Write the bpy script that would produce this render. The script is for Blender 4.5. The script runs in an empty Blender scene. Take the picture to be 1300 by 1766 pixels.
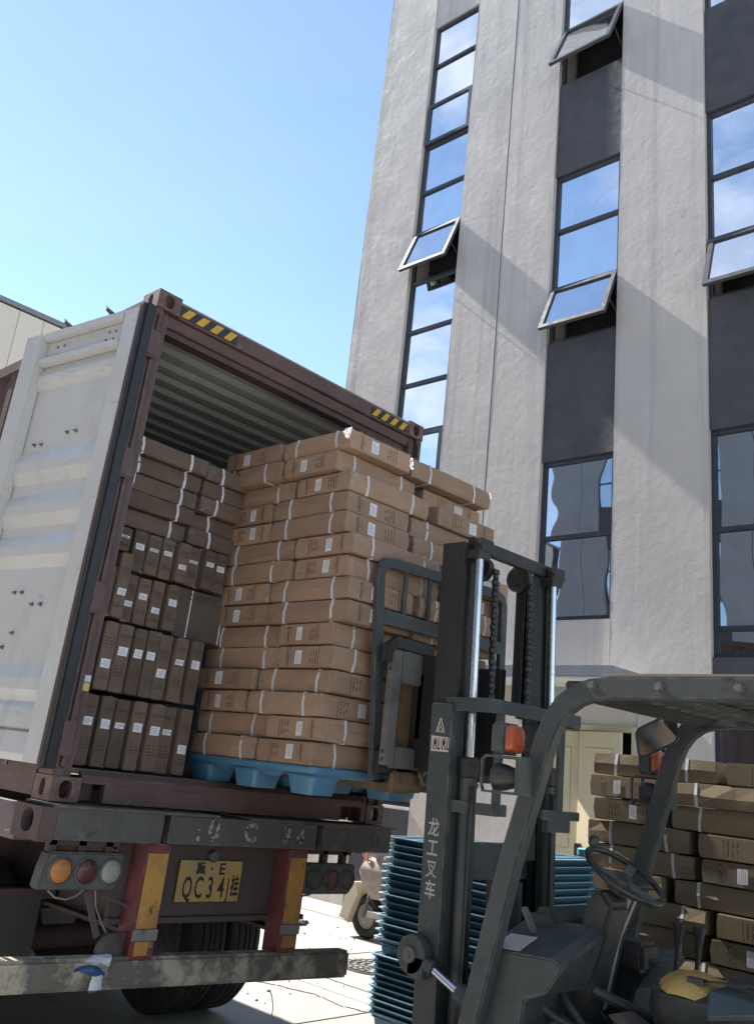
import bpy, bmesh, math, random
from mathutils import Vector, Matrix

SC = bpy.context.scene
COL = SC.collection
random.seed(7)

# ------------------------------------------------------------------ camera
CAM_R = Vector((0.6750, -0.7310, 0.1006))
CAM_F = Vector((0.6749, 0.6670, 0.3144))
CAM_R = (CAM_R - CAM_F * CAM_R.dot(CAM_F) / CAM_F.length_squared).normalized()
CAM_F.normalize()
CAM_U = CAM_R.cross(CAM_F)
cam_d = bpy.data.cameras.new('camera')
cam = bpy.data.objects.new('camera', cam_d)
COL.objects.link(cam)
cam.matrix_world = Matrix(((CAM_R.x, CAM_U.x, -CAM_F.x, -2.381), (CAM_R.y, CAM_U.y, -CAM_F.y, -4.435),
                           (CAM_R.z, CAM_U.z, -CAM_F.z, 1.78), (0, 0, 0, 1)))
cam_d.sensor_fit = 'HORIZONTAL'
cam_d.sensor_width = 36.0
cam_d.lens = 36.0 * 1561.93 / 1300.0
cam_d.shift_x = (650 - 663.17) / 1300.0
cam_d.shift_y = (806.63 - 883) / 1300.0
cam_d.clip_start = 0.05
cam_d.clip_end = 2000
SC.camera = cam

# ------------------------------------------------------------------ world, sun, exposure
SUN_AZ = math.radians(3.1)      # to the left of +Y
SUN_EL = math.radians(43.5)
world = bpy.data.worlds.new('World')
SC.world = world
world.use_nodes = True
wn = world.node_tree.nodes
wl = world.node_tree.links
wn.clear()
w_out = wn.new('ShaderNodeOutputWorld')
w_bg = wn.new('ShaderNodeBackground')
w_sky = wn.new('ShaderNodeTexSky')
w_sky.sky_type = 'NISHITA'
w_sky.sun_disc = False
w_sky.sun_elevation = SUN_EL
w_sky.sun_rotation = -SUN_AZ
w_sky.altitude = 0
w_sky.air_density = 1.0
w_sky.dust_density = 0.04
w_sky.ozone_density = 1.0
w_bg.inputs['Strength'].default_value = 0.088
# scattered clouds low in the sky
w_co = wn.new('ShaderNodeTexCoord')
w_no = wn.new('ShaderNodeTexNoise')
w_no.inputs['Scale'].default_value = 2.9
w_no.inputs['Detail'].default_value = 9
w_no.inputs['Roughness'].default_value = 0.58
w_no.inputs['Distortion'].default_value = 0.3
w_mp = wn.new('ShaderNodeMapping')
w_mp.inputs['Scale'].default_value = (1, 1, 2.2)
w_mp.inputs['Location'].default_value = (0.35, 0.2, 0.0)
w_cr = wn.new('ShaderNodeValToRGB')
w_cr.color_ramp.elements[0].position = 0.47
w_cr.color_ramp.elements[1].position = 0.74
w_sep = wn.new('ShaderNodeSeparateXYZ')
w_mr = wn.new('ShaderNodeMapRange')          # more cloud towards the west half of the sky
w_mr.inputs['From Min'].default_value = 0.05
w_mr.inputs['From Max'].default_value = -0.45
w_mr.inputs['To Min'].default_value = 0.035
w_mul = wn.new('ShaderNodeMath'); w_mul.operation = 'MULTIPLY'
w_mix = wn.new('ShaderNodeMixRGB')
w_mix.inputs['Color2'].default_value = (5.6, 5.9, 6.4, 1)
wl.new(w_co.outputs['Generated'], w_mp.inputs['Vector'])
wl.new(w_mp.outputs['Vector'], w_no.inputs['Vector'])
wl.new(w_no.outputs['Fac'], w_cr.inputs['Fac'])
wl.new(w_co.outputs['Generated'], w_sep.inputs['Vector'])
wl.new(w_sep.outputs['X'], w_mr.inputs['Value'])
wl.new(w_cr.outputs['Color'], w_mul.inputs[0])
wl.new(w_mr.outputs['Result'], w_mul.inputs[1])
wl.new(w_mul.outputs[0], w_mix.inputs['Fac'])
wl.new(w_sky.outputs['Color'], w_mix.inputs['Color1'])
wl.new(w_mix.outputs['Color'], w_bg.inputs['Color'])
wl.new(w_bg.outputs['Background'], w_out.inputs['Surface'])

sun_d = bpy.data.lights.new('sun', 'SUN')
sun_d.energy = 4.3
sun_d.angle = math.radians(0.53)
sun_d.color = (1.0, 0.95, 0.88)
sun = bpy.data.objects.new('sun', sun_d)
COL.objects.link(sun)
sdir = Vector((-math.sin(SUN_AZ) * math.cos(SUN_EL), math.cos(SUN_AZ) * math.cos(SUN_EL), math.sin(SUN_EL)))
sun.rotation_euler = sdir.to_track_quat('Z', 'Y').to_euler()

SC.view_settings.view_transform = 'Standard'
SC.view_settings.look = 'None'
SC.view_settings.exposure = 1.56
SC.view_settings.gamma = 1.0
SC.view_settings.use_curve_mapping = False
SC.cycles.max_bounces = 8
SC.cycles.diffuse_bounces = 4
SC.cycles.glossy_bounces = 4
SC.cycles.transparent_max_bounces = 6
SC.cycles.sample_clamp_indirect = 6.0

# ------------------------------------------------------------------ helpers: materials
MATS = {}

def M(name, c1, c2=None, scale=8.0, lo=0.35, hi=0.65, rough=0.6, metal=0.0, bump=0.0, bscale=90.0,
      dirt=None, coat=0.0, rnd=0.0, stretch=(1, 1, 1), spec=0.5, big=None, bump2=None, edge=None):
    """procedural surface: two colours by noise, optional dirt / wear patches, fine relief"""
    if name in MATS:
        return MATS[name]
    m = bpy.data.materials.new(name)
    m.use_nodes = True
    n = m.node_tree.nodes
    l = m.node_tree.links
    b = n['Principled BSDF']
    b.inputs['Roughness'].default_value = rough
    b.inputs['Metallic'].default_value = metal
    b.inputs['Specular IOR Level'].default_value = spec
    if coat:
        b.inputs['Coat Weight'].default_value = coat
        b.inputs['Coat Roughness'].default_value = 0.12
    tc = n.new('ShaderNodeTexCoord')
    oi = n.new('ShaderNodeObjectInfo')
    add = n.new('ShaderNodeVectorMath'); add.operation = 'ADD'
    sc = n.new('ShaderNodeVectorMath'); sc.operation = 'SCALE'
    cmb = n.new('ShaderNodeCombineXYZ')
    l.new(oi.outputs['Random'], cmb.inputs[0]); l.new(oi.outputs['Random'], cmb.inputs[1])
    sc.inputs['Scale'].default_value = 37.0
    l.new(cmb.outputs[0], sc.inputs[0])
    l.new(tc.outputs['Object'], add.inputs[0]); l.new(sc.outputs[0], add.inputs[1])
    mp = n.new('ShaderNodeMapping'); mp.inputs['Scale'].default_value = stretch
    l.new(add.outputs[0], mp.inputs['Vector'])
    vec = mp.outputs['Vector']

    def noise(s, d=5, r=0.6, v=None):
        t = n.new('ShaderNodeTexNoise')
        t.inputs['Scale'].default_value = s
        t.inputs['Detail'].default_value = d
        t.inputs['Roughness'].default_value = r
        l.new(v or vec, t.inputs['Vector'])
        return t.outputs['Fac']

    def mr(src, a, z, t0=0.0, t1=1.0):
        x = n.new('ShaderNodeMapRange')
        x.inputs['From Min'].default_value = a; x.inputs['From Max'].default_value = z
        x.inputs['To Min'].default_value = t0; x.inputs['To Max'].default_value = t1
        l.new(src, x.inputs['Value'])
        return x.outputs['Result']

    def mix(f, a, c):
        x = n.new('ShaderNodeMixRGB')
        l.new(f, x.inputs['Fac'])
        for sock, v in ((x.inputs['Color1'], a), (x.inputs['Color2'], c)):
            if isinstance(v, tuple):
                sock.default_value = (*v, 1)
            else:
                l.new(v, sock)
        return x.outputs['Color']
    c2 = c2 or tuple(v * 0.8 for v in c1)
    col = mix(mr(noise(scale), lo, hi), c1, c2)
    if big:                                     # large, soft stains
        col = mix(mr(noise(big[1], 3, 0.5), big[2], big[3], 0.0, big[4] if len(big) > 4 else 0.7), col, big[0])
    ds = dirt if isinstance(dirt, list) else ([dirt] if dirt else [])
    for d in ds:                                # worn / dirty patches with hard edges
        v2 = vec
        if len(d) > 4:
            mp2 = n.new('ShaderNodeMapping'); mp2.inputs['Scale'].default_value = d[4]
            l.new(add.outputs[0], mp2.inputs['Vector']); v2 = mp2.outputs['Vector']
        col = mix(mr(noise(d[1], 7, 0.68, v2), d[2], d[3]), col, d[0])
    if edge:                                    # paint rubbed off along the edges
        ge = n.new('ShaderNodeNewGeometry'); bv = n.new('ShaderNodeBevel'); bv.samples = 4; bv.inputs['Radius'].default_value = .007
        dt = n.new('ShaderNodeVectorMath'); dt.operation = 'DOT_PRODUCT'
        l.new(ge.outputs['Normal'], dt.inputs[0]); l.new(bv.outputs['Normal'], dt.inputs[1])
        em = n.new('ShaderNodeMath'); em.operation = 'MULTIPLY'
        l.new(mr(dt.outputs['Value'], .985, .80), em.inputs[0])
        l.new(mr(noise(11, 6, .7), .44, .60), em.inputs[1])
        col = mix(em.outputs[0], col, edge)
    if rnd:
        h = n.new('ShaderNodeHueSaturation')
        l.new(mr(oi.outputs['Random'], 0, 1, 1 - rnd, 1 + rnd), h.inputs['Value'])
        l.new(col, h.inputs['Color'])
        col = h.outputs['Color']
    l.new(col, b.inputs['Base Color'])
    rr = mr(noise(scale * 1.7), 0.3, 0.7, max(0.02, rough - 0.12), min(1, rough + 0.12))
    l.new(rr, b.inputs['Roughness'])
    if bump:
        bp = n.new('ShaderNodeBump')
        bp.inputs['Strength'].default_value = min(1.0, bump)
        bp.inputs['Distance'].default_value = 0.01
        hgt = noise(bscale, 4, 0.6, tc.outputs['Object'])
        if bump2:                               # a second, broader relief
            ma = n.new('ShaderNodeMath'); ma.operation = 'MULTIPLY_ADD'
            l.new(noise(bump2[0], 3, 0.5, vec), ma.inputs[0]); ma.inputs[1].default_value = bump2[1]
            l.new(hgt, ma.inputs[2]); hgt = ma.outputs[0]
        l.new(hgt, bp.inputs['Height'])
        l.new(bp.outputs['Normal'], b.inputs['Normal'])
    MATS[name] = m
    return m


def glass_mat(name, tint, wob=0.010, base=(0.03, 0.034, 0.040), fac=0.82):
    """coated facade glass: strong mirror over a dark room"""
    m = bpy.data.materials.new(name)
    m.use_nodes = True
    n = m.node_tree.nodes; l = m.node_tree.links
    n.clear()
    out = n.new('ShaderNodeOutputMaterial')
    g = n.new('ShaderNodeBsdfGlossy'); g.inputs['Roughness'].default_value = 0.012
    g.inputs['Color'].default_value = (*tint, 1)
    d = n.new('ShaderNodeBsdfDiffuse'); d.inputs['Color'].default_value = (*base, 1)
    mx = n.new('ShaderNodeMixShader'); mx.inputs['Fac'].default_value = fac
    tc = n.new('ShaderNodeTexCoord')
    t = n.new('ShaderNodeTexNoise'); t.inputs['Scale'].default_value = 1.1; t.inputs['Detail'].default_value = 1
    bp = n.new('ShaderNodeBump'); bp.inputs['Strength'].default_value = 0.5; bp.inputs['Distance'].default_value = wob
    l.new(tc.outputs['Object'], t.inputs['Vector'])
    l.new(t.outputs['Fac'], bp.inputs['Height'])
    l.new(bp.outputs['Normal'], g.inputs['Normal'])
    t2 = n.new('ShaderNodeTexNoise'); t2.inputs['Scale'].default_value = 2.2; t2.inputs['Detail'].default_value = 6
    mr = n.new('ShaderNodeMapRange'); mr.inputs['From Min'].default_value = .35; mr.inputs['From Max'].default_value = .75
    mr.inputs['To Min'].default_value = fac + .04; mr.inputs['To Max'].default_value = fac - .07
    l.new(tc.outputs['Object'], t2.inputs['Vector']); l.new(t2.outputs['Fac'], mr.inputs['Value']); l.new(mr.outputs['Result'], mx.inputs['Fac'])
    l.new(d.outputs[0], mx.inputs[1]); l.new(g.outputs[0], mx.inputs[2])
    l.new(mx.outputs[0], out.inputs['Surface'])
    return m


# ------------------------------------------------------------------ helpers: geometry
class G:
    def __init__(self):
        self.bm = bmesh.new()

    def box(self, x0, x1, y0, y1, z0, z1, mtx=None):
        vs = [self.bm.verts.new((x, y, z)) for z in (z0, z1) for y in (y0, y1) for x in (x0, x1)]
        for f in ((0, 2, 3, 1), (4, 5, 7, 6), (0, 1, 5, 4), (2, 6, 7, 3), (0, 4, 6, 2), (1, 3, 7, 5)):
            self.bm.faces.new([vs[i] for i in f])
        if mtx is not None:
            for v in vs:
                v.co = mtx @ v.co
        return self

    def obox(self, c, s, rot=(0, 0, 0)):
        from mathutils import Euler
        m = Matrix.Translation(c) @ Euler(rot).to_matrix().to_4x4()
        return self.box(-s[0] / 2, s[0] / 2, -s[1] / 2, s[1] / 2, -s[2] / 2, s[2] / 2, m)

    def beam(self, p0, p1, w, h, up=(0, 0, 1)):
        """rectangular bar between two points: w across, h along 'up'"""
        p0 = Vector(p0); p1 = Vector(p1)
        d = (p1 - p0); L = d.length; d.normalize()
        u = Vector(up); u = (u - d * u.dot(d))
        if u.length < 1e-5:
            u = Vector((1, 0, 0)); u = u - d * u.dot(d)
        u.normalize(); s = d.cross(u)
        m = Matrix(((s.x, d.x, u.x, p0.x), (s.y, d.y, u.y, p0.y), (s.z, d.z, u.z, p0.z), (0, 0, 0, 1)))
        return self.box(-w / 2, w / 2, 0, L, -h / 2, h / 2, m)

    def rings(self, rings, caps=True, closed=False):
        """skin a list of vertex rings (all the same length)"""
        rv = [[self.bm.verts.new(p) for p in r] for r in rings]
        n = len(rv[0]); k = len(rv)
        for i in range(k if closed else k - 1):
            a, b = rv[i], rv[(i + 1) % k]
            for j in range(n):
                self.bm.faces.new((a[j], a[(j + 1) % n], b[(j + 1) % n], b[j]))
        if caps and not closed:
            self.bm.faces.new(rv[0][::-1]); self.bm.faces.new(rv[-1])
        return self

    def sweep(self, pts, prof, up=(0, 0, 1), caps=True, closed=False):
        """sweep a 2D profile (side, up) along points"""
        pts = [Vector(p) for p in pts]
        up = Vector(up)
        rings = []
        n = len(pts)
        for i, p in enumerate(pts):
            if closed:
                d = pts[(i + 1) % n] - pts[i - 1]
            else:
                d = pts[min(i + 1, n - 1)] - pts[max(i - 1, 0)]
            d.normalize()
            u = up - d * up.dot(d)
            if u.length < 1e-3:
                u = Vector((0, 1, 0)) - d * d.y
            u.normalize()
            s = d.cross(u)
            k = 1.0
            if 0 < i < n - 1 or closed:         # keep the thickness in corners
                e = (pts[(i + 1) % n] - p).normalized()
                k = 1.0 / max(0.5, abs(d.dot(e)))
            rings.append([p + s * a * 1.0 + u * b * k for a, b in prof])
        return self.rings(rings, caps, closed)

    def tube(self, pts, r, seg=8, closed=False, caps=True):
        """round tube with parallel-transported frame; r may be a list"""
        pts = [Vector(p) for p in pts]
        n = len(pts)
        rs = r if isinstance(r, (list, tuple)) else [r] * n
        d = (pts[1] - pts[0]).normalized()
        u = d.orthogonal().normalized()
        rings = []
        for i in range(n):
            if closed:
                t = (pts[(i + 1) % n] - pts[i - 1]).normalized()
            else:
                t = (pts[min(i + 1, n - 1)] - pts[max(i - 1, 0)]).normalized()
            u = (u - t * u.dot(t)).normalized()
            w = t.cross(u)
            rings.append([pts[i] + (u * math.cos(2 * math.pi * k / seg) + w * math.sin(2 * math.pi * k / seg)) * rs[i]
                          for k in range(seg)])
        return self.rings(rings, caps, closed)

    def cyl(self, p0, p1, r, r1=None, seg=20):
        return self.tube([p0, p1], [r, r if r1 is None else r1], seg)

    def prism(self, poly, ext):
        """closed polygon (3D points) pushed along ext"""
        e = Vector(ext)
        return self.rings([[Vector(p) for p in poly], [Vector(p) + e for p in poly]])

    def holed(self, o, ux, uy, w, h, cx, cy, rx, ry, depth, seg=20, round_=2.6):
        """rectangular plate w x h from corner o with a superellipse hole, and the hole's wall pushed back by depth"""
        o = Vector(o); ux = Vector(ux); uy = Vector(uy); dv = Vector(depth)
        inn, outr = [], []
        for k in range(seg):
            a = 2 * math.pi * k / seg
            c, s = math.cos(a), math.sin(a)
            ex = 2 / round_
            px = cx + rx * math.copysign(abs(c) ** ex, c); py = cy + ry * math.copysign(abs(s) ** ex, s)
            inn.append(o + ux * px + uy * py)
            t = min((w - cx) / c if c > 1e-9 else (-cx / c if c < -1e-9 else 9e9),
                    (h - cy) / s if s > 1e-9 else (-cy / s if s < -1e-9 else 9e9))
            outr.append(o + ux * (cx + c * t) + uy * (cy + s * t))
        # snap nearest outer points to the corners
        for qx, qy in ((0, 0), (w, 0), (w, h), (0, h)):
            q = o + ux * qx + uy * qy
            i = min(range(seg), key=lambda i: (outr[i] - q).length)
            outr[i] = q
        self.rings([outr, inn, [p + dv for p in inn]], caps=False)
        return self

    def spin(self, prof, c, axis, seg=32, up=None):
        """lathe: prof = [(radius, along axis)]"""
        c = Vector(c); ax = Vector(axis).normalized()
        u = ax.orthogonal().normalized() if up is None else Vector(up).normalized(); w = ax.cross(u)
        rings = [[c + ax * t + (u * math.cos(2 * math.pi * k / seg) + w * math.sin(2 * math.pi * k / seg)) * r
                  for k in range(seg)] for r, t in prof]
        return self.rings(rings, True)

    def mesh(self, name, org=None, bevel=0.0, smooth=False, jitter=0.0):
        bm = self.bm
        bmesh.ops.recalc_face_normals(bm, faces=bm.faces)
        if bevel:
            es = [e for e in bm.edges if len(e.link_faces) == 2 and e.calc_face_angle(0) > 0.6]
            bmesh.ops.bevel(bm, geom=es, offset=bevel, segments=2, affect='EDGES', clamp_overlap=True)
        if jitter:
            for v in bm.verts:
                v.co += Vector((random.uniform(-1, 1), random.uniform(-1, 1), random.uniform(-1, 1))) * jitter
        if org is not None:
            bmesh.ops.translate(bm, verts=bm.verts, vec=-Vector(org))
        me = bpy.data.meshes.new(name)
        if smooth:
            for f in bm.faces:
                f.smooth = True
        bm.to_mesh(me)
        bm.free()
        if smooth:
            me.set_sharp_from_angle(angle=math.radians(40))
        return me


def link(name, me, mat, parent=None, mtx=None):
    o = bpy.data.objects.new(name, me)
    COL.objects.link(o)
    if mat is not None and me is not None and not me.materials:
        me.materials.append(mat)
    if parent is not None:
        o.parent = parent
    if mtx is not None:
        o.matrix_local = mtx
    return o


def part(name, g, mat, parent, bevel=0.0, smooth=False, jitter=0.0, label=None):
    """a part whose geometry was written in the coordinates of its thing ('org' of an unrotated thing is taken off)"""
    root = parent
    while root.parent is not None:
        root = root.parent
    org = root.get('_org')
    o = link(name, g.mesh(name, org, bevel, smooth, jitter), mat, parent)
    if label:
        o['label'] = label
    return o


def thing(name, label, cat, loc=(0, 0, 0), rot=(0, 0, 0), group=None, world_coords=True):
    o = bpy.data.objects.new(name, None)
    COL.objects.link(o)
    o.empty_display_size = 0.2
    o.location = loc
    o.rotation_euler = rot
    o['label'] = label
    o['category'] = cat
    if group:
        o['group'] = group
    if world_coords:
        o['_org'] = tuple(loc)
    return o


def solo(name, g, mat, label, cat, group=None, bevel=0.0, smooth=False, jitter=0.0, loc=(0, 0, 0)):
    o = link(name, g.mesh(name, loc, bevel, smooth, jitter), mat)
    o.location = loc
    o['label'] = label
    o['category'] = cat
    if group:
        o['group'] = group
    return o


def struct(name, g, mat, **k):
    o = link(name, g.mesh(name, **k), mat)
    o['kind'] = 'structure'
    return o


def text_mesh(s, size, bold=0.0, align='CENTER', sx=1.0, spacing=1.0):
    cu = bpy.data.curves.new('lettering', 'FONT')
    cu.body = s
    cu.size = size
    cu.align_x = align
    cu.align_y = 'CENTER'
    cu.offset = bold
    cu.space_character = spacing
    cu.resolution_u = 3
    o = bpy.data.objects.new('lettering', cu)
    COL.objects.link(o)
    bpy.context.view_layer.update()
    dg = bpy.context.evaluated_depsgraph_get()
    me = bpy.data.meshes.new_from_object(o.evaluated_get(dg))
    bpy.data.objects.remove(o)
    bpy.data.curves.remove(cu)
    for v in me.vertices:
        v.co.x *= sx
    me.materials.clear()
    return me


def frame_mtx(o, ux, uy):
    ux = Vector(ux).normalized(); uy = Vector(uy).normalized(); uz = ux.cross(uy)
    return Matrix(((ux.x, uy.x, uz.x, o[0]), (ux.y, uy.y, uz.y, o[1]), (ux.z, uy.z, uz.z, o[2]), (0, 0, 0, 1)))


ORD = ['topmost', 'second', 'third', 'fourth', 'fifth', 'sixth', 'seventh', 'eighth', 'ninth', 'tenth', 'eleventh',
       'twelfth', 'thirteenth', 'fourteenth', 'fifteenth', 'sixteenth', 'seventeenth', 'eighteenth', 'nineteenth',
       'twentieth', 'twenty-first', 'twenty-second', 'twenty-third', 'twenty-fourth', 'twenty-fifth', 'twenty-sixth']


def nth(i, n):
    """name for row i (0 = top) of n"""
    if i == n - 1:
        return 'bottom'
    return ORD[i]

# ------------------------------------------------------------------ materials
m_concrete = M('concrete_ground', (0.40, 0.375, 0.34), (0.33, 0.31, 0.285), 1.3, .3, .7, .85, bump=.25, bscale=60,
               dirt=[((0.20, 0.185, 0.17), .9, .60, .78), ((0.16, 0.15, 0.14), 3.5, .68, .76), ((0.22, 0.205, 0.185), 1.6, .62, .70, (2.5, .35, 1)), ((0.12, 0.11, 0.10), 14, .72, .75)])
m_joint = M('ground_joint', (0.10, 0.09, 0.08), None, 10, rough=.95)
m_line = M('road_paint', (0.62, 0.60, 0.55), (0.5, 0.48, 0.44), 7, rough=.7, dirt=((0.36, 0.34, 0.31), 14, .58, .66))
m_stucco = M('stucco_light', (0.625, 0.572, 0.520), (0.57, 0.523, 0.478), 1.6, .3, .7, .9, bump=.75, bscale=70, bump2=(9, 1.6),
             big=((0.49, 0.455, 0.425), .45, .42, .72, .8),
             dirt=[((0.40, 0.37, 0.345), 1.4, .51, .74, (3.0, 1, .07)), ((0.34, 0.32, 0.30), 2.6, .66, .80, (2.4, 1, .10)), ((0.67, 0.63, 0.59), 2.0, .55, .76, (3.4, 1, .12)), ((0.40, 0.375, 0.35), 3.0, .62, .78, (1, 1, .6))])
m_stucco_dk = M('stucco_dark', (0.086, 0.086, 0.094), (0.068, 0.068, 0.076), 3, rough=.82, bump=.7, bscale=60, bump2=(8, 1.6),
                big=((0.115, 0.10, 0.108), .8, .45, .75, .7))
m_panel_lt = M('panel_light', (0.47, 0.45, 0.42), (0.43, 0.41, 0.385), 2, rough=.8, bump=.1, bscale=50)
m_frame = M('window_frame', (0.042, 0.046, 0.060), (0.036, 0.040, 0.052), 6, rough=.42)
m_sash = M('sash_frame', (0.060, 0.060, 0.070), (0.052, 0.052, 0.06), 6, rough=.45)
m_room = M('dark_room', (0.025, 0.028, 0.027), None, 3, rough=.9)
m_glass = glass_mat('facade_glass', (0.84, 0.87, 0.90))
m_glass_dk = glass_mat('facade_glass_low', (0.60, 0.66, 0.72), .012, fac=.72)
m_cream = M('cream_door', (0.62, 0.55, 0.38), (0.58, 0.51, 0.35), 3, rough=.5)
m_canopy = M('canopy_grey', (0.30, 0.31, 0.34), None, 4, rough=.5)
m_white = M('white_soffit', (0.72, 0.71, 0.68), None, 4, rough=.6)
m_beige = M('beige_cladding', (0.60, 0.55, 0.47), (0.56, 0.515, 0.44), .8, rough=.6)
m_trim = M('grey_trim', (0.19, 0.20, 0.22), None, 6, rough=.5)

# ------------------------------------------------------------------ ground
g = G()
g.box(-400, 400, -400, 400, -.5, 0)
ground = struct('ground', g, m_concrete)
g = G()
for x in (3.95, 6.35):
    g.box(x, x + .012, -20, 40, -.01, .004)
for y in (-4.2, 0.9, 2.55, 6.4, 11.0):
    g.box(2.6, 7.0, y, y + .010, -.01, .0045)
gj = struct('ground_joints', g, m_joint)
g = G()                                           # the wandering crack beside the tyres
pts = [(2.55, 3.4), (2.9, 2.75), (3.05, 2.3), (3.3, 1.95), (3.45, 1.5), (3.4, 1.1), (3.62, .6), (3.7, .1)]
for (a, b) in zip(pts[:-1], pts[1:]):
    for k in range(4):
        p = Vector((*a, .003)).lerp(Vector((*b, .003)), k / 4) + Vector((random.uniform(-.02, .02), 0, 0))
        q = Vector((*a, .003)).lerp(Vector((*b, .003)), (k + 1) / 4)
        g.beam(p, q, .005, .005)
crack = struct('ground_crack', g, m_joint)
g = G()
g.box(3.66, 3.80, -6, 3.05, -.01, .006)
line = struct('painted_line', g, m_line)

# grit and small stones on the concrete
g = G()
for k in range(140):
    gx, gy = random.uniform(2.6, 5.9), random.uniform(.2, 4.6)
    r_ = random.choice((.006, .008, .010, .016))
    g.rings([[(gx + math.cos(a) * r_ * q, gy + math.sin(a) * r_ * q * .8, z) for a in (0, 1.3, 2.5, 3.8, 5.0)] for q, z in ((1, .001), (.8, r_ * .5), (.3, r_ * .8))])
grit = link('grit', g.mesh('grit', jitter=.002), M('grit_stone', (0.20, 0.18, 0.155), (0.11, 0.10, 0.09), 30, rough=.9))
grit['kind'] = 'stuff'
grit['label'] = 'loose grit and small stones scattered over the sunlit concrete'

# manhole cover with its ring of raised bars
m_iron = M('cast_iron', (0.085, 0.08, 0.072), (0.05, 0.048, 0.044), 25, rough=.6, metal=.4)
mh = thing('manhole_cover', 'round cast iron manhole cover in the sunlit concrete beside the pallets', 'manhole cover', (4.75, 2.0, 0))
g = G(); g.cyl((4.75, 2.0, -.02), (4.75, 2.0, .008), .36, seg=40)
part('cover', g, m_iron, mh)
g = G()
for rr in (.08, .15, .22, .29):
    nseg = int(rr * 60) + 6
    for k in range(nseg):
        a0 = 2 * math.pi * k / nseg; a1 = a0 + 2 * math.pi / nseg * .62
        pts = [(4.75 + math.cos(a0 + (a1 - a0) * j / 3) * rr, 2.0 + math.sin(a0 + (a1 - a0) * j / 3) * rr, .012) for j in range(4)]
        g.sweep(pts, [(-.017, -.006), (.017, -.006), (.017, .006), (-.017, .006)])
part('raised_bars', g, M('cast_iron_worn', (0.30, 0.285, 0.26), (0.2, .19, .175), 18, rough=.55), mh)['kind'] = 'stuff'

# ------------------------------------------------------------------ factory building on the right
BLD_P = Vector((7.1225, 5.3035, 0))
D = Vector((-0.01625, 0.99987, 0))
BROT = math.atan2(-D.y, -D.x)
bld = thing('factory_building', 'tall grey stucco factory building with dark window strips and open sashes on the right',
            'building', BLD_P, (0, 0, BROT), world_coords=False)
TOP = 20.5


def bpart(name, g, mat, parent=None, bevel=0.0, **k):
    return link(name, g.mesh(name, None, bevel, **k), mat, parent or bld)


g = G()
g.box(-.74, 13.0, .60, 12, .0, TOP - .02)
bpart('core', g, m_room)
# light stucco piers; every pier is cut by its groove joint into two slabs
piers = [(-.77, .42, []), (1.44, 3.19, [2.305]), (4.27, 5.49, []), (6.62, 8.42, [7.5]), (9.50, 10.7, []), (11.8, 13.0, [])]
for a0, a1, js in piers:
    xs = [a0] + js + [a1]
    for i in range(len(xs) - 1):
        lo = xs[i] + (.011 if i else 0); hi = xs[i + 1] - (.011 if i < len(xs) - 2 else 0)
        g = G()
        z0 = 2.98 if abs(a0 - 4.27) < .01 else 0
        # a gently uneven trowelled face
        nx, nz = max(2, int((hi - lo) / .16)), int((TOP - z0) / .16)
        rows = []
        for k in range(nz + 1):
            z = z0 + (TOP - z0) * k / nz
            rows.append([])
            for j in range(nx + 1):
                edge = j in (0, nx)
                rows[-1].append(g.bm.verts.new((lo + (hi - lo) * j / nx, (0 if edge else random.gauss(0, .0010)) + .0015 * math.sin(z * .9 + a0), z)))
        for k in range(nz):
            for j in range(nx):
                f = g.bm.faces.new((rows[k][j], rows[k][j + 1], rows[k + 1][j + 1], rows[k + 1][j])); f.smooth = True
        g.box(lo, hi, .03, .62, z0, TOP)
        for xx in (lo, hi):
            g.bm.faces.new([g.bm.verts.new(q) for q in ((xx, 0, z0), (xx, .03, z0), (xx, .03, TOP), (xx, 0, TOP))])
        me = g.mesh('pier')
        for p in me.polygons:
            p.use_smooth = abs(p.normal.y) > .8
        link('pier', me, m_stucco, bld)
g = G(); g.box(4.64, 5.49, 0, .6, 0, 2.97)
bpart('pier', g, m_stucco)
g = G(); g.box(2.2, 2.41, .10, .3, 0, TOP); g.box(7.4, 7.6, .1, .3, 0, TOP)
bpart('joint_backing', g, m_joint)


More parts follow.
